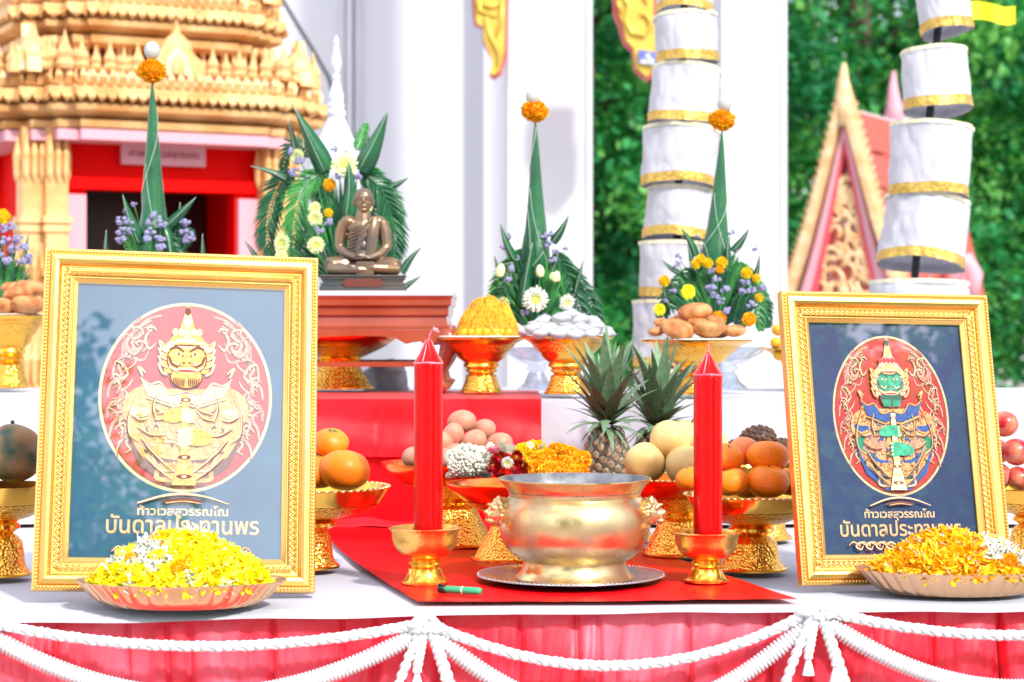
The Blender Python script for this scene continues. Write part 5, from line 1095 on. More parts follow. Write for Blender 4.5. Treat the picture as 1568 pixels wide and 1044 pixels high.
def glass_stand(px, D, r_top, ztop, label):
    t = thing('glass_pedestal', label, 'glass stand', foot(px, D, ZU), 0, 'pressed glass pedestals'); h = ztop-ZU
    m = MB(); m.lathe([(r_top*.55, 0), (r_top*.56, .004), (r_top*.34, .018), (r_top*.30, h*.3), (r_top*.22, h*.42), (r_top*.34, h*.5), (r_top*.24, h*.56), (r_top*.6, h*.7), (r_top*.92, h*.86), (r_top, h), (r_top*.95, h), (r_top*.55, h*.72), (.0005, h*.66)], 32, rf=lambda a, r, z: 1+.035*cos(16*a)); m.build('bowl', crystal, t); 
    f = MB(); f.lathe([(r_top*.5, .004), (r_top*.35, .016), (r_top*.25, h*.3), (r_top*.2, h*.41)], 24); f.build('ribbed_stem', crystal, t); return t
glass_stand(822, 4.40, .072, UP+.095, 'clear pressed glass pedestal between the two middle gold stands')
glass_stand(1112, 4.42, .08, UP+.095, 'clear glass pedestal behind the fried cakes at right')
glass_stand(236, 4.40, .075, UP+.10, 'clear glass pedestal behind the larger picture')
glass_stand(-10, 4.75, .07, UP+.10, 'clear glass pedestal at the far left behind the fried cakes')
D = 4.42
bouquet('leaf_cone_offering', 'tall leaf cone with white chrysanthemums, marigold and egg on top, in the middle', 'flower offering', tuple(foot(822, D, UP+.095)), D,
  conepx=(820, 412, 820, 184, 23), marig=(819, 170, 22), egg=(816, 147, 14), seed=1,
  blades=[(790, 400, 765, 339, 15, -.02), (846, 372, 872, 327, 15, -.02), (812, 410, 807, 318, 18, -.03), (770, 430, 756, 388, 9, 0), (880, 450, 894, 395, 10, 0), (800, 470, 815, 372, 22, -.04), (905, 500, 945, 512, 8, -.02), (840, 430, 856, 380, 14, -.02)],
  fronds=[([(805, 380), (775, 420), (752, 470)], 34, 0, 0, 24), ([(848, 385), (872, 430), (895, 495)], 40, 0, -.01, 28), ([(815, 400), (800, 440), (775, 500)], 34, 0, -.03, 24), ([(845, 410), (850, 450), (862, 500)], 32, 0, -.03, 22), ([(860, 400), (895, 445), (922, 500)], 30, 0, .02, 24), ([(780, 430), (760, 470), (750, 505)], 24, 0, .01, 18)],
  mums=[(820, 458, 21, -.09, mum_a, .1, .1), (868, 463, 14, -.08, mum_a, .2, .5), (771, 466, 13, -.08, mum_b, .2, -.6), (850, 424, 9, -.05, mum_b, -.5, .4)],
  stat=[(777, 362, 7, 0), (770, 378, 6, 0), (783, 385, 6, -.02), (785, 412, 8, -.04), (778, 428, 7, -.05), (832, 360, 8, -.02), (845, 358, 7, -.02), (838, 374, 8, -.03), (850, 385, 7, -.03), (866, 381, 5, 0), (846, 398, 7, -.04), (804, 478, 7, -.08), (836, 486, 7, -.08), (790, 395, 6, -.02)],
  buds=[(766, 415, 10, -.05, mum_w), (827, 416, 9, -.06, mum_w), (851, 424, 8, -.07, mum_w)], fill=(822, 505, 70, 120, 300))
D = 4.44
bouquet('leaf_cone_offering', 'leaf cone with yellow and purple flowers, marigold and egg, at right behind the fried cakes', 'flower offering', tuple(foot(1112, D, UP+.095)), D,
  conepx=(1096, 408, 1106, 200, 23), marig=(1106, 184, 21), egg=(1110, 158, 14), seed=2,
  blades=[(1066, 392, 1042, 347, 14, -.02), (1122, 385, 1148, 347, 14, -.02), (1040, 418, 1012, 396, 9, -.02), (1115, 400, 1117, 362, 12, -.03), (1155, 430, 1163, 386, 10, 0), (1088, 412, 1078, 372, 14, -.03), (1060, 400, 1052, 372, 8, -.03), (1022, 460, 1014, 430, 8, -.02)],
  fronds=[([(1128, 400), (1155, 440), (1165, 505)], 30, 0, 0, 24), ([(1060, 410), (1030, 445), (1012, 490)], 28, 0, 0, 22), ([(1110, 410), (1125, 450), (1135, 500)], 30, 0, -.04, 20), ([(1085, 410), (1070, 450), (1050, 490)], 28, 0, -.04, 20), ([(1145, 420), (1170, 460), (1176, 500)], 22, 0, .03, 20), ([(1040, 440), (1018, 470), (1010, 500)], 20, 0, .01, 16)],
  mums=[(1054, 447, 12, -.09, mum_yel, .1, .2), (1073, 398, 9, -.07, mgy, .2, 0), (1066, 404, 8, -.07, mgy, .2, 0), (1084, 403, 8, -.08, mgy, .2, 0), (1105, 402, 9, -.08, mgy, .2, 0), (1102, 412, 7, -.08, mg, .2, 0), (1017, 430, 9, -.05, mgy, .2, 0), (1010, 474, 10, -.05, mum_yel, .2, 0), (1143, 418, 9, -.06, mgy, .1, 0), (1158, 426, 7, -.04, mgy, 0, 0), (1100, 488, 12, -.09, mg2, .1, 0), (1147, 489, 11, -.08, mg, .1, 0), (1162, 456, 7, -.04, mgy, 0, 0)],
  stat=[(1068, 362, 5, 0), (1120, 356, 6, 0), (1156, 381, 5, 0), (1040, 392, 6, -.02), (1036, 405, 7, -.03), (1089, 412, 8, -.07), (1099, 428, 8, -.08), (1089, 440, 9, -.09), (1110, 443, 8, -.09), (1095, 452, 8, -.09), (1104, 460, 7, -.09), (1142, 432, 8, -.06), (1150, 444, 8, -.06), (1137, 447, 7, -.06), (1168, 440, 8, -.03), (1148, 466, 8, -.06), (1112, 476, 8, -.09), (1030, 445, 6, -.05), (1128, 383, 5, -.02), (1020, 460, 5, -.04)],
  fill=(1095, 500, 85, 122, 420))
D = 4.40
bouquet('leaf_cone_offering', 'tallest leaf cone with purple flowers, marigold and egg, rising behind the larger picture', 'flower offering', tuple(foot(236, D, UP+.10)), D,
  conepx=(236, 402, 233, 122, 27), marig=(233, 109, 23), egg=(233, 77, 15), seed=3,
  blades=[(216, 372, 188, 298, 22, -.03), (256, 350, 300, 302, 22, -.03), (163, 395, 163, 352, 10, 0), (310, 400, 310, 358, 10, 0), (268, 372, 276, 310, 14, 0), (250, 345, 262, 400, 20, -.05)],
  fronds=[([(215, 400), (202, 370), (190, 352)], 22, 0, -.03, 14), ([(262, 400), (278, 375), (292, 352)], 22, 0, -.03, 14), ([(235, 350), (262, 372), (275, 410)], 24, 0, -.05, 18)],
  stat=[(193, 322, 6, -.04), (185, 337, 9, -.05), (197, 340, 8, -.05), (186, 353, 9, -.05), (186, 366, 9, -.05), (200, 352, 7, -.05), (240, 331, 10, -.07), (231, 341, 8, -.07), (247, 341, 9, -.07), (230, 355, 9, -.08), (228, 366, 9, -.08), (245, 365, 9, -.08), (247, 377, 9, -.08), (283, 340, 9, -.04), (281, 354, 8, -.04), (291, 362, 9, -.04), (286, 368, 7, -.04), (205, 312, 5, -.04)],
  fill=(236, 470, 78, 105, 300))
D = 4.75
bouquet('flower_bunch', 'bunch of purple flowers with thin leaves at the far left edge', 'flowers', tuple(foot(-5, D, UP+.10)), D, blades=[(38, 400, 46, 350, 7, 0), (20, 400, 26, 345, 7, 0), (0, 380, -8, 335, 12, 0), (30, 440, 50, 405, 6, -.03)], seed=4,
  mums=[(4, 332, 12, 0, mgy, 0, 0)], stat=[(5, 350, 9, -.03), (16, 346, 8, -.03), (28, 365, 9, -.04), (8, 368, 9, -.05), (20, 380, 9, -.05), (38, 378, 9, -.04), (45, 392, 8, -.03), (12, 398, 9, -.06), (33, 400, 8, -.05), (47, 402, 7, -.02), (0, 388, 9, -.05)],
  fill=(0, 470, 60, 95, 340), group=None)
# large fan of fronds and flowers behind the seated figure, standing on the wooden table
ZM = CAM_Z+(HY-441)/F*4.25
D = 4.50
bouquet('leaf_fan_offering', 'large fan of palm fronds and chrysanthemums behind the bronze monk', 'flower offering', tuple(foot(525, D, ZM+.002)), D, seed=5,
  blades=[(500, 262, 450, 164, 34, -.03), (553, 262, 594, 169, 34, -.03), (456, 250, 440, 182, 16, 0), (553, 245, 564, 200, 14, 0), (590, 290, 627, 271, 13, 0), (440, 275, 384, 254, 13, 0), (615, 418, 648, 376, 13, -.1), (612, 445, 648, 420, 10, -.12), (532, 335, 533, 245, 30, -.06), (505, 400, 478, 340, 20, -.09), (400, 410, 372, 366, 12, -.02)],
  fronds=[([(505, 262), (468, 285), (452, 340), (452, 405)], 42, 0, -.03, 34), ([(550, 262), (582, 290), (602, 345), (606, 400)], 44, 0, -.02, 38), ([(450, 258), (425, 290), (410, 345), (414, 400)], 40, 0, .01, 34), ([(560, 250), (592, 300), (606, 350)], 36, 0, .03, 30), ([(480, 240), (450, 220), (432, 260)], 24, 0, .02, 16), ([(500, 270), (490, 330), (492, 400)], 36, 0, .03, 30), ([(545, 230), (552, 215), (560, 190)], 20, 0, .02, 14), ([(545, 300), (570, 350), (580, 400)], 40, 0, .03, 30)],
  mums=[(528, 252, 21, -.06, mum_b, -.1, .1), (483, 334, 13, -.10, mum_b, .1, -.3), (482, 318, 10, -.09, mum_b, .1, .3), (432, 372, 15, -.07, mum_b, 0, -.5), (484, 375, 14, -.11, mum_b, .1, .2), (455, 240, 14, -.02, mum_b, 0, -.6), (431, 392, 10, -.08, mum_b, 0, 0), (504, 283, 10, -.05, mg, 0, 0), (503, 326, 7, -.09, mgy, 0, 0), (564, 318, 9, -.03, mum_b, 0, .5)],
  stat=[(512, 228, 6, -.02), (531, 234, 6, -.03), (450, 232, 9, -.02), (458, 245, 9, -.03), (450, 262, 9, -.03), (520, 268, 8, -.06), (548, 270, 8, -.05), (503, 340, 8, -.10), (488, 352, 8, -.10), (470, 270, 6, -.02), (575, 310, 5, 0)],
  fill=(525, 440, 100, 185, 230), group=None)
# white spired reliquary
kk = 4.75/F; base = foot(515, 4.75, ZU); yb = CAM_Z-ZU
zz = lambda py: (CAM_Z-(py-HY)*kk)-ZU
t = thing('white_reliquary', 'white ringed spire of a small reliquary above the palm fan', 'reliquary', base)
m = MB(); m.lathe([(r*kk, zz(y)) for r, y in [(40, 560), (44, 540), (34, 500), (26, 400), (30, 330), (44, 300), (46, 282), (42, 262), (37, 240), (30, 218), (22, 202), (16, 188), (13, 180)]]+[(.001, zz(179))], 48); m.build('dome', porcelain, t)
m = MB(); m.lathe([(r*kk, zz(y)) for r, y in [(12.5, 180), (15, 176), (15, 171), (12, 168), (13, 163), (13, 160), (11, 157), (12, 152), (11.5, 146), (9, 138), (6.5, 128), (5, 124), (6.5, 120), (6, 116), (4.5, 113), (5.5, 109), (8, 101), (8.2, 96), (6.5, 86), (4.5, 78), (5.5, 74), (3.5, 71), (4.5, 68), (4.2, 62), (2.2, 57), (.3, 53)]], 36); m.build('spire', porcelain, t)

# garlands and loose flowers on the stand behind the incense bowl
gd = foot(790, D_ga, Z_ga)
def garland(name, label, px_list, me, nm, s, D0, seed, cat='garland'):
    t = thing(name, label, cat, P(px_list[0][0], px_list[0][1], D0), 0, 'flower garlands behind the incense bowl'); b = Vector(t.location); rn = random.Random(seed)
    for (x, y, r, dy) in px_list: link(me[rn.randrange(len(me))], nm, t, loc=tuple(P(x, y, D0+dy)-b), rot=(PI/2+rn.uniform(-.5, .5), rn.uniform(-.4, .4), rn.uniform(-.5, .5)), scale=r*D0/F*s)
    return t
garland('marigold_garland', 'coiled orange marigold garland right behind the incense bowl rim', [(815, 722, 17, -.06), (835, 705, 18, -.04), (842, 725, 18, -.09), (862, 715, 18, -.06), (872, 700, 17, -.01), (888, 705, 17, -.03), (858, 693, 15, .02), (888, 725, 14, -.06), (822, 702, 13, 0), (850, 690, 13, 0), (870, 725, 16, -.07)], [mg, mg2], 'marigold', 1.05, D_ga, 1)
garland('yellow_garland', 'bright yellow marigold garland between the red roses and orange marigolds', [(800, 692, 14, .01), (815, 688, 14, .02), (797, 706, 11, -.02), (826, 684, 10, .03)], [mgy], 'marigold', 1.05, D_ga, 2)
rose = MB(); rnr = random.Random(6)
for i in range(26):
    z = 1-1.2*(i/26); a = i*2.4; rr = .25+.7*(i/26); c = Vector((cos(a)*rr*.5, sin(a)*rr*.5, z*.3)); d = Vector((cos(a), sin(a), .9-1.0*i/26)).normalized(); s = d.cross(Vector((0, 0, 1))).normalized(); w = .22+.28*i/26
    pts = []
    for v in range(4):
        for u in range(5): uu = (u-2)/2; vv = v/3; pts.append(c+s*w*uu*(1-.25*vv*vv)+Vector((0, 0, 1))*w*vv*.9+d*w*(.55*vv-.35*uu*uu+.12*vv*sin(uu*6+i)))
    rose.add(pts, [(v*5+u, v*5+u+1, v*5+u+6, v*5+u+5) for v in range(3) for u in range(4)], 0)
rosem = rose.mesh('rose', rose_red)
rp2 = rose.mesh('rose', rose_pink)
t = garland('rose_garland', 'dark red rose garland beside the white jasmine', [(752, 712, 16, -.07), (768, 720, 15, -.09), (785, 716, 15, -.08), (765, 700, 14, -.03), (790, 700, 13, -.03), (803, 712, 14, -.06), (775, 706, 13, -.07), (746, 698, 12, -.04), (800, 724, 12, -.09)], [rosem], 'rose', 1.1, D_ga, 3)
o = link(rp2, 'rose', t, loc=tuple(P(756, 692, D_ga-.07)-Vector(t.location)), rot=(.4, 0, 0), scale=14*D_ga/F); o['label'] = 'pale pink rose'
o = link(mum_a, 'white_flower', t, loc=tuple(P(777, 708, D_ga-.115)-Vector(t.location)), rot=(PI/2+.2, 0, 0), scale=10*D_ga/F)
jb = MB(); jb.lathe([(.0004, -.006), (.002, -.005), (.0034, -.001), (.0036, .002), (.0024, .0045), (.0005, .0055)], 8); jbm = jb.mesh('jasmine_bud', jasmine)
t = thing('jasmine_garland', 'thick white jasmine bud garland at the left behind the incense bowl', 'garland', P(716, 712, D_ga-.02), 0, 'flower garlands behind the incense bowl'); rn = random.Random(9)
for i in range(230):
    a = rn.uniform(0, 2*PI); u = rn.random(); px = 688+u*60; c = Vector(P(px, 712-8*sin(u*PI), D_ga-.04)); rr = .021*(.8+.3*sin(u*PI)); d = Vector((rn.uniform(-.2, .2), -abs(cos(a)), sin(a))).normalized()
    link(jbm, 'jasmine_bud', t, loc=tuple(c+d*rr-Vector(t.location)), rot=d.to_track_quat('Z', 'Y').to_euler(), scale=rn.uniform(.85, 1.1))
m = MB(); m.tube([P(686, 713, D_ga-.04)-Vector(t.location), P(716, 704, D_ga-.04)-Vector(t.location), P(748, 713, D_ga-.04)-Vector(t.location)], .020, 14); m.build('core', jasmine, t)
t2 = thing('white_flower_garland', 'white blossoms lying behind the pink rose', 'garland', P(765, 688, D_ga+.02), 0, 'flower garlands behind the incense bowl')
for i, (x, y, r) in enumerate(((738, 692, 11), (752, 686, 11), (768, 684, 12), (782, 687, 10), (724, 697, 9), (829, 684, 8), (812, 682, 7))): link(mgw if False else mum_a, 'blossom', t2, loc=tuple(P(x, y, D_ga+.01)-Vector(t2.location)), rot=(PI/2-.4, 0, i), scale=r*D_ga/F)

# petal heaps on scalloped bronze plates
def petal_plate(px, D, rx, ry, hz, label_p, label_h, seed, left):
    base = foot(px, D, TT+.001); t = thing('scalloped_plate', label_p, 'plate', base, 0, 'scalloped bronze plates'); n = 34
    rf = lambda a, r, z: 1+(.050*abs(sin(a*n/2))**.8 if r > .35 else 0)*(r-.3)
    prof = [(.0005, .004), (.60, .004), (.82, .020), (.95, .033), (.99, .0355), (.99, .0340), (.955, .0305), (.84, .012), (.72, .002), (.66, 0), (.0005, 0)]
    m = MB(); m.lathe(prof[::-1], 272, rf=rf, M=Matrix.Diagonal((rx, ry, 1, 1)), sharp=75); m.build('plate_body', copper, t)
    rn = random.Random(seed); h = MB(); A, B = rx*.86, ry*.92
    nzf = lambda x, y: noise.noise(Vector((x*16, y*16, seed)))
    def hh(x, y):
        r = math.hypot(x/A, y/B); sk = 1-.25*(x/A-.05)*(1 if left else -.9); return .028+hz*.90*max(0, 1-r**1.9)**.85*(1+.28*nzf(x, y))*(.94+.06*sk)
    h.grid(lambda u, v: (cos(u*2*PI)*A*v, sin(u*2*PI)*B*v, hh(cos(u*2*PI)*A*v, sin(u*2*PI)*B*v)-.003), 60, 18, 0)
    for i in range(3000):
        a = rn.uniform(0, 2*PI); r = math.sqrt(rn.random()); x, y = cos(a)*A*r*1.02, sin(a)*B*r*1.02; z = hh(x, y)+rn.uniform(-.002, .005)
        if left: wht = (x*.6+nzf(x*1.5+3, y)*.06+(z-.02)*-.9 < -.074) and z > .05 or rn.random() < .03 or (nzf(x*2.2, y*2.2+5) > .36)
        else: wht = (x > .03 and z > .055-.25*(x-.03) and nzf(x, y+7) > -.25) or rn.random() < .05
        d = Vector((rn.gauss(0, 1), rn.gauss(0, 1), rn.gauss(0, .7)+.2)).normalized(); s = d.cross(Vector((rn.gauss(0, 1), rn.gauss(0, 1), 1))).normalized(); u = d.cross(s)
        ln = rn.uniform(.012, .027)*(1.0 if wht else 1); w = rn.uniform(.0026, .0055) if not wht else rn.uniform(.0014, .0034); p = Vector((x, y, z)); c = .35
        mi = 1 if wht else (0 if rn.random() < (.85 if left else .45) else 2)
        h.add([p-d*ln*.5-s*w*.35, p-d*ln*.5+s*w*.35, p-s*w+u*ln*.08, p+s*w+u*ln*.08, p+d*ln*.4-s*w*.7, p+d*ln*.4+s*w*.7, p+d*ln*.52+u*ln*-.03, p-u*w*.35], [(0, 1, 7), (0, 7, 2), (1, 3, 7), (2, 7, 4), (7, 3, 5), (7, 5, 4), (4, 5, 6)], mi)
    src = [(mgy, mgy), (mg, mg2)][0 if left else 1]
    for i in range(34):                       # broken blossoms among the loose petals
        a = rn.uniform(0, 2*PI); r = math.sqrt(rn.random())*.92; x, y = cos(a)*A*r, sin(a)*B*r; me_ = src[i % 2]; sc_h = rn.uniform(.011, .017); T_ = Matrix.Translation((x, y, hh(x, y)-.002)) @ Matrix.Rotation(rn.uniform(-.9, .9), 4, 'X') @ Matrix.Rotation(rn.uniform(-.9, .9), 4, 'Y') @ Matrix.Scale(sc_h, 4)
        h.add([v.co for v in me_.vertices], [tuple(p.vertices) for p in me_.polygons], 0 if i % 3 else 2, T_)
    for i in range(150):                      # bent thin florets sticking out
        a = rn.uniform(0, 2*PI); r = math.sqrt(rn.random()); x, y = cos(a)*A*r, sin(a)*B*r; z = hh(x, y); d = Vector((rn.gauss(0, .6), rn.gauss(0, .6), 1)).normalized(); p = Vector((x, y, z)); h.tube([p, p+d*.009, p+d*.014+Vector((rn.gauss(0, .003), 0, 0))], [.0007, .0006, .0003], 4, 1)
    mats = [petal_y, petal_w, marigold_y] if left else [marigold_y, petal_w, marigold_m]
    o = h.build('petal_heap', mats, None, False); o.location = base; kind(o, 'stuff'); tag(o, label_h, 'petals')
    # a few whole blossoms resting on the heap, each a thing of its own
    return t
petal_plate(277, 2.853, .1415, .088, .072, 'scalloped bronze plate in front of the larger picture', 'heap of bright yellow and white loose petals before the larger picture', 3, True)
petal_plate(1462, 2.985, .139, .088, .060, 'scalloped bronze plate at the front right corner', 'heap of orange and white loose petals before the smaller picture', 8, False)

# ================================================================ LACQUERED TABLE AND BRONZE MONK
TD = 4.20; zt_ = CAM_Z+(HY-444)/F*TD; tx0, tx1 = hx(400, TD), hx(693, TD); tw = tx1-tx0; tcx = (tx0+tx1)/2; tdp = .40
tb = thing('altar_side_table', 'low brown lacquered wooden table with curved legs under the bronze monk', 'table', (tcx, TD+tdp/2, ZU+.0045))
zr = zt_-(ZU+.0045)
m = MB(); m.box((0, 0, zr-.006), (tw, tdp, .010)); m.build('table_top', white_cloth, tb, False)
m = MB(); hs = [(1.0, -.012), (.985, -.020), (.985, -.030), (.955, -.034), (.955, -.050), (.93, -.054), (.94, -.066), (.955, -.072), (.955, -.078)]
for i in range(len(hs)-1):
    (a, z0), (b, z1) = hs[i], hs[i+1]; m.add([(sx*tw/2*f, sy*tdp/2*(1-(1-f)*1.4), zr+z) for f, z in ((a, z0), (b, z1)) for sx, sy in ((-1, -1), (1, -1), (1, 1), (-1, 1))], [(j, (j+1) % 4, 4+(j+1) % 4, 4+j) for j in range(4)])
m.build('moulded_waist', wood_red, tb, False)
def apron(sy):
    m = MB(); w2 = tw/2*.955; pts = [(-w2, 0), (w2, 0), (w2, -.030), (w2-.04, -.034), (w2-.06, -.024), (w2-.085, -.030), (w2-.11, -.016), (0, -.013), (-w2+.11, -.016), (-w2+.085, -.030), (-w2+.06, -.024), (-w2+.04, -.034), (-w2, -.030)]
    m.prism([(x, zr-.0785+z) for x, z in pts], sy*(tdp/2*.94)-.007, sy*(tdp/2*.94)+.007); m.build('apron', wood_red, tb, False)
apron(-1); apron(1)
for sx in (-1, 1):
    for sy in (-1, 1):
        m = MB(); x = sx*(tw/2*.955-.012); y = sy*(tdp/2*.955-.012)
        m.tube([(x, y, zr-.079), (x+sx*.012, y, zr-.095), (x+sx*.013, y, zr-.115), (x+sx*.002, y, zr-.145), (x-sx*.008, y, .035), (x-sx*.004, y, .012), (x+sx*.010, y, .002)], [.017, .020, .019, .013, .010, .011, .013], 12); m.build('curved_leg', wood_red, tb)
for sy in (-1, 1): m = MB(); m.box((0, sy*(tdp/2-.05), zr-.150), (tw*.86, .014, .010)); m.build('stretcher', wood_red, tb, False)
for sx in (-1, 1): m = MB(); m.box((sx*tw*.43, 0, zr-.150), (.014, tdp-.11, .010)); m.build('stretcher', wood_red, tb, False)
zt2 = zt_-.0008
k = 4.29/F; mk = thing('monk_statue', 'small bronze statue of a seated monk meditating on the wooden table', 'statue', (hx(556, 4.29), 4.29, zt2+.0), R(4))
m = MB()
for (w, d, z0, z1) in ((66, 40, 0, 7), (64, 38, 7, 12), (61, 36, 12, 17), (64, 38, 17, 21), (66, 40, 21, 24)): m.box((0, 0, (z0+z1)/2*k), (w*2*k, d*2*k, (z1-z0)*k-.0002))
b_ = m.build('plinth', bronze_d, mk, False); bv = b_.modifiers.new('b', 'BEVEL'); bv.width = .0012; bv.segments = 2
m = MB(); m.prism([(-27*k, 6*k), (27*k, 6*k), (31*k, 12*k), (27*k, 18*k), (-27*k, 18*k), (-31*k, 12*k)], -41.5*k, -38*k); pq = m.build('name_plate', bronze_r, mk, False)
m = MB()
B = lambda x, z, r, y=0: m.ball((x*k, y*k, (z+24)*k), tuple(q*k for q in r), 20, 14)
T = lambda pts, rr, n=12: m.tube([(x*k, y*k, (z+24)*k) for x, y, z in pts], [q*k for q in rr], n)
B(0, 12, (40, 24, 13), -2); T([(-12, 0, 18), (-34, -6, 16), (-50, -14, 14), (-54, -17, 13)], [15, 15, 14, 11]); T([(12, 0, 18), (34, -6, 15), (48, -14, 13), (54, -17, 12)], [15, 15, 13.5, 11])
T([(-52, -18, 9), (-30, -26, 8), (-6, -30, 8), (14, -28, 8)], [9.5, 9, 8, 6]); T([(52, -18, 9), (34, -27, 10), (16, -30, 11), (0, -27, 12)], [9.5, 9, 8, 6]); B(-18, 13, (11, 6, 4), -30)
B(-1, 28, (25, 17, 16)); B(-1, 44, (22, 15, 16)); B(-1, 60, (25, 16, 16), 1); B(-1, 74, (27, 16, 15), 1); B(-22, 82, (13, 12, 10)); B(22, 82, (13, 12, 10)); T([(0, 1, 82), (0, 0, 102)], [14, 10])
T([(-28, 0, 82), (-34, 0, 66), (-36, -2, 46), (-34, -4, 40)], [9, 9, 7.5, 7.5]); T([(-35, -3, 42), (-24, -15, 32), (-10, -24, 27), (0, -27, 26)], [7.5, 6.5, 5, 4.5])
T([(28, 0, 82), (33, 0, 66), (35, -2, 46), (34, -4, 40)], [10, 10.5, 9.5, 9]); T([(34, -3, 42), (24, -15, 32), (12, -24, 27), (2, -27, 27)], [8.5, 7, 5, 4.5])
for q in range(4): T([(-4, -28+q*1.4, 27+q*.4), (6, -31+q*1.8, 26.5+q*.4), (13, -30+q*1.8, 26+q*.3)], [2, 1.9, 1.4], 8); T([(4, -28+q*1.6, 30), (-6, -30+q*1.8, 30), (-13, -29+q*1.8, 29.5)], [2, 1.9, 1.4], 8)
T([(-8, -28, 30), (-3, -30, 34), (1, -30, 35)], [2, 1.8, 1.5], 8); T([(8, -28, 30), (4, -30, 34), (1, -30, 35)], [2, 1.8, 1.5], 8)
hx_ = 1
B(hx_, 119, (15.2, 15.5, 15.5)); B(hx_, 110.5, (13.2, 13.0, 13), -2); B(hx_, 103, (9.5, 9, 6), -4); B(hx_, 100, (5, 3.5, 3.5), -10)
for s in (-1, 1): B(hx_+s*15, 112, (2, 4, 6.5), 1); T([(hx_+s*2, -14.6, 119.8), (hx_+s*6, -14.2, 120.8), (hx_+s*10, -11, 119.2)], [1.3, 1.4, 1], 8); B(hx_+s*5, 117, (2.4, 1.5, 1.3), -13.3)
T([(hx_, -14.2, 119), (hx_, -16.6, 112.5)], [1.2, 1.8], 8); T([(hx_-4, -13.2, 105.5), (hx_, -14.8, 105.8), (hx_+4, -13.2, 105.5)], [.9, 1.3, .9], 8)
bo = remeshed(m, 'body', bronze, .00105, mk, 2)
m = MB()
def chest(x, z): return -(17.6*math.sqrt(max(.05, 1-((x+1)/30)**2))+(.0))
for q in range(9):                                # robe folds falling across the chest
    x0, z0 = 14-q*2.2, 88-q*6.2; x1, z1 = -24, 62-q*5.2; pts = []
    for i in range(9): u = i/8; x = x0+(x1-x0)*u; z = z0+(z1-z0)*u-5*sin(PI*u); pts.append((x, chest(x, z)-.3+(.6 if q % 2 else 0), max(26, z)))
    T(pts, [1.2]+[1.7]*7+[1.0], 8)
rb = remeshed(m, 'robe_folds', bronze, .0008, mk, 1)
m = MB()
vs = []
for i in range(13):
    u = i/12; z = 90-60*u; xl = 12-9*u; xr = 27-8*u
    for j in range(5): x = xl+(xr-xl)*j/4; yy = chest(x*.8, z)-2.4+(2.6*(j in (0, 4)))+(7*(1-u)**6); vs.append((x*k, yy*k, (z+24)*k))
m.add(vs, [(i*5+j, i*5+j+1, i*5+j+6, i*5+j+5) for i in range(12) for j in range(4)]); T([(12-9*i/12, chest((12-9*i/12)*.8, 0)-.6+7*(1-i/12)**6, 90-60*i/12) for i in range(13)], [1.1]*13, 8)
so = m.build('shoulder_sash', bronze, mk)
m = MB(); m.box((3*k, -33*k, (34)*k), (27*k, 5*k, 20*k)); o = m.build('lap_cloth', bronze, mk, False); bv = o.modifiers.new('b', 'BEVEL'); bv.width = .0016; bv.segments = 3
# stone behind the stand under the table
m = MB(); m.ball((0, 0, 0), (.055, .04, .045), 30, 20, fn=lambda d: 1+.28*noise.noise(d*1.7+Vector((3, 0, 0)))+.08*noise.noise(d*6))
o = tag(m.build('grey_stone', stone), 'grey speckled stone on the step behind the table legs', 'stone'); o.location = P(588, 583, 4.62)

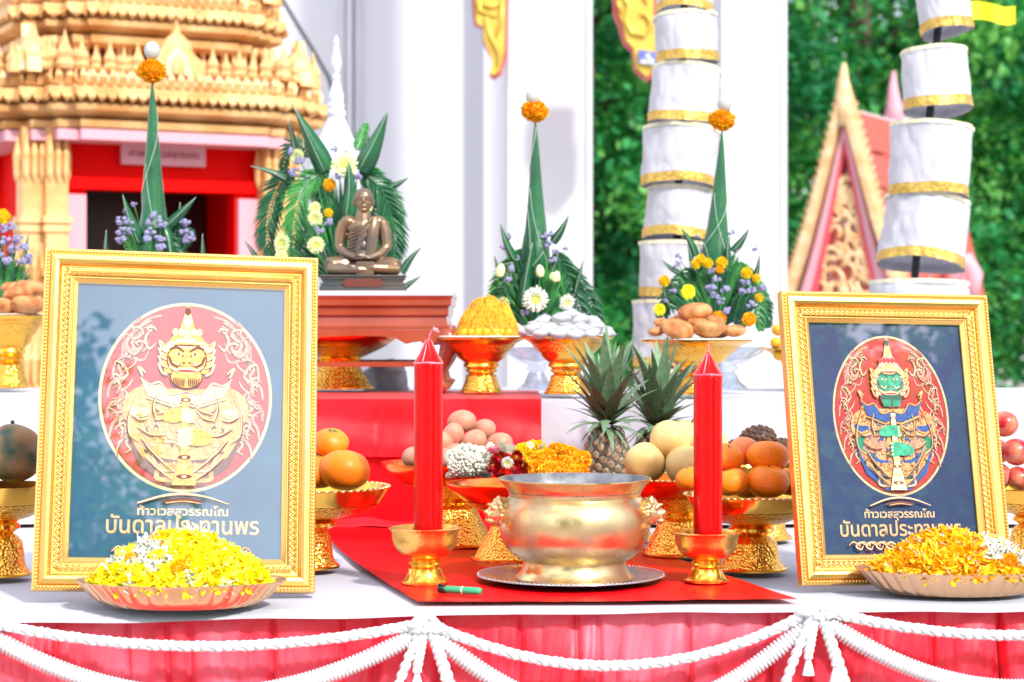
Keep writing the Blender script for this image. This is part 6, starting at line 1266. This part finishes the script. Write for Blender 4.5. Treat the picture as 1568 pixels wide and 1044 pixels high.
# ================================================================ TIERED CLOTH UMBRELLAS
def tiers(label, D, pole, drums, group='white tiered ceremonial umbrellas'):
    (xa, ya), (xb, yb) = pole; k = D/F
    pa, pb = P(xa, ya, D), P(xb, yb, D); dirv = (pa-pb).normalized(); s = (pb.z)/dirv.z; gp = pb-dirv*s
    t = thing('tiered_umbrella', label, 'umbrella', gp, 0, group); top = pb+dirv*((pa-pb).length+1.2)
    m = MB(); m.tube([(0, 0, 0), tuple(top-gp)], .0095, 12); m.build('pole', black_pole, t)
    m = MB(); m.lathe([(.12, 0), (.12, .03), (.03, .05), (.02, .2)], 24); m.build('foot', black_pole, t)
    for i, (x0, x1, y0, y1, tilt, tx) in enumerate(drums):
        c = P((x0+x1)/2, (y0+y1)/2, D)-gp; r = (x1-x0)/2*k*.955; h = (y1-y0)*k-.30*r*abs(sin(tx))*1.2; sd_ = i*1.7+D
        cr_ = lambda a, z: .030*(1-abs(noise.noise(Vector((cos(a)*3+z*8, sin(a)*3, z*11+sd_*3)))))**6; wob = lambda a, z: 1-cr_(a, z)+.022*sin(3*a+sd_+z*16)+.055*noise.noise(Vector((cos(a)*2.2, sin(a)*2.2, z*16+sd_)))+.022*noise.noise(Vector((cos(a)*6, sin(a)*6, z*26+sd_)))
        N_ = 110; nv = 30; m = MB(); rz = lambda a, u: r*(1.0+.035*(u if i % 2 else 1-u))*wob(a, u*h)
        m.grid(lambda u, v: (cos(u*2*PI)*rz(u*2*PI, v), sin(u*2*PI)*rz(u*2*PI, v), (v-.5)*h+.004*sin(2*(u*2*PI)+sd_)*(1-v)), N_, nv)
        m.grid(lambda u, v: (cos(-u*2*PI)*(rz(-u*2*PI, v)-.003), sin(-u*2*PI)*(rz(-u*2*PI, v)-.003), (v-.5)*h+.004*sin(-2*(u*2*PI)+sd_)*(1-v)), N_, nv)
        m.grid(lambda u, v: (cos(u*2*PI)*rz(u*2*PI, 1)*v*.985, sin(u*2*PI)*rz(u*2*PI, 1)*v*.985, h*.5-.002+.004*(1-v)), N_, 3)
        dr = m.build('cloth_drum', satin_white, t); dr.location = c; dr.rotation_euler = (-tx*1.1, tilt, 0)
        bw = min(.26, .024/h); m = MB()
        m.grid(lambda u, v: (cos(u*2*PI)*(rz(u*2*PI, v*bw)+.0018), sin(u*2*PI)*(rz(u*2*PI, v*bw)+.0018), (v*bw-.5)*h+.004*sin(2*(u*2*PI)+sd_)*(1-v*bw)+.0), N_, 5); m.build('gold_trim', gold_band, dr)
        m = MB(); m.grid(lambda u, v: (cos(u*2*PI)*(rz(u*2*PI, 1)+.0018), sin(u*2*PI)*(rz(u*2*PI, 1)+.0018), h*.5-.008+.0095*v), N_, 2); m.build('top_trim', pale_trim, dr)
        m = MB()
        for a in range(4): m.tube([(0, 0, h*.5-.008), (cos(a*PI/2+.4)*r*.95, sin(a*PI/2+.4)*r*.95, h*.5-.008)], .0012, 5)
        m.build('spokes', white_pl, dr)
pale_trim = mat('pale_trim', (.72, .66, .40), .6, c2=(.8, .76, .6), ns=60)
tiers('white tiered umbrella with gold trims, before the gap between the white columns', 5.3, ((1048, 0), (1032, 520)), [(1006, 1094, -70, 22, .03, .10), (1001, 1100, 24, 100, -.05, .10), (994, 1104, 104, 196, .10, .12), (982, 1102, 197, 289, .07, .10), (986, 1093, 289, 368, .05, .08), (977, 1086, 372, 458, .02, .05), (968, 1080, 460, 560, .0, .02), (970, 1080, 565, 660, .0, 0)])
tiers('white tiered umbrella with gold trims at far right, before the golden gable', 5.0, ((1440, 0), (1400, 430)), [(1412, 1500, -110, -25, -.1, .1), (1404, 1487, -22, 52, -.14, .14), (1380, 1486, 78, 172, -.03, .12), (1361, 1488, 192, 303, .07, .06), (1348, 1482, 304, 410, .11, .14), (1327, 1481, 432, 530, .02, .05), (1322, 1478, 540, 640, 0, 0)])
m = MB(); m.grid(lambda u, v: (.11*u, .008*sin(u*9)*(.4+u), -.045*(1-v)-.012*u+.004*sin(u*7)), 24, 8)
fl = thing('yellow_flag', 'bright yellow flag corner at the top right beside the tiered umbrella', 'flag', P(1487, 2, 5.1)); m.build('flag_cloth', flag_y, fl)
m = MB(); m.tube([(-.075, .12, -2.1), (-.075, .12, .25), (0, 0, .26)], .003, 8); m.build('staff', white_pl, fl)
for o in list(bpy.data.objects):
    if '_d' in o: del o['_d']
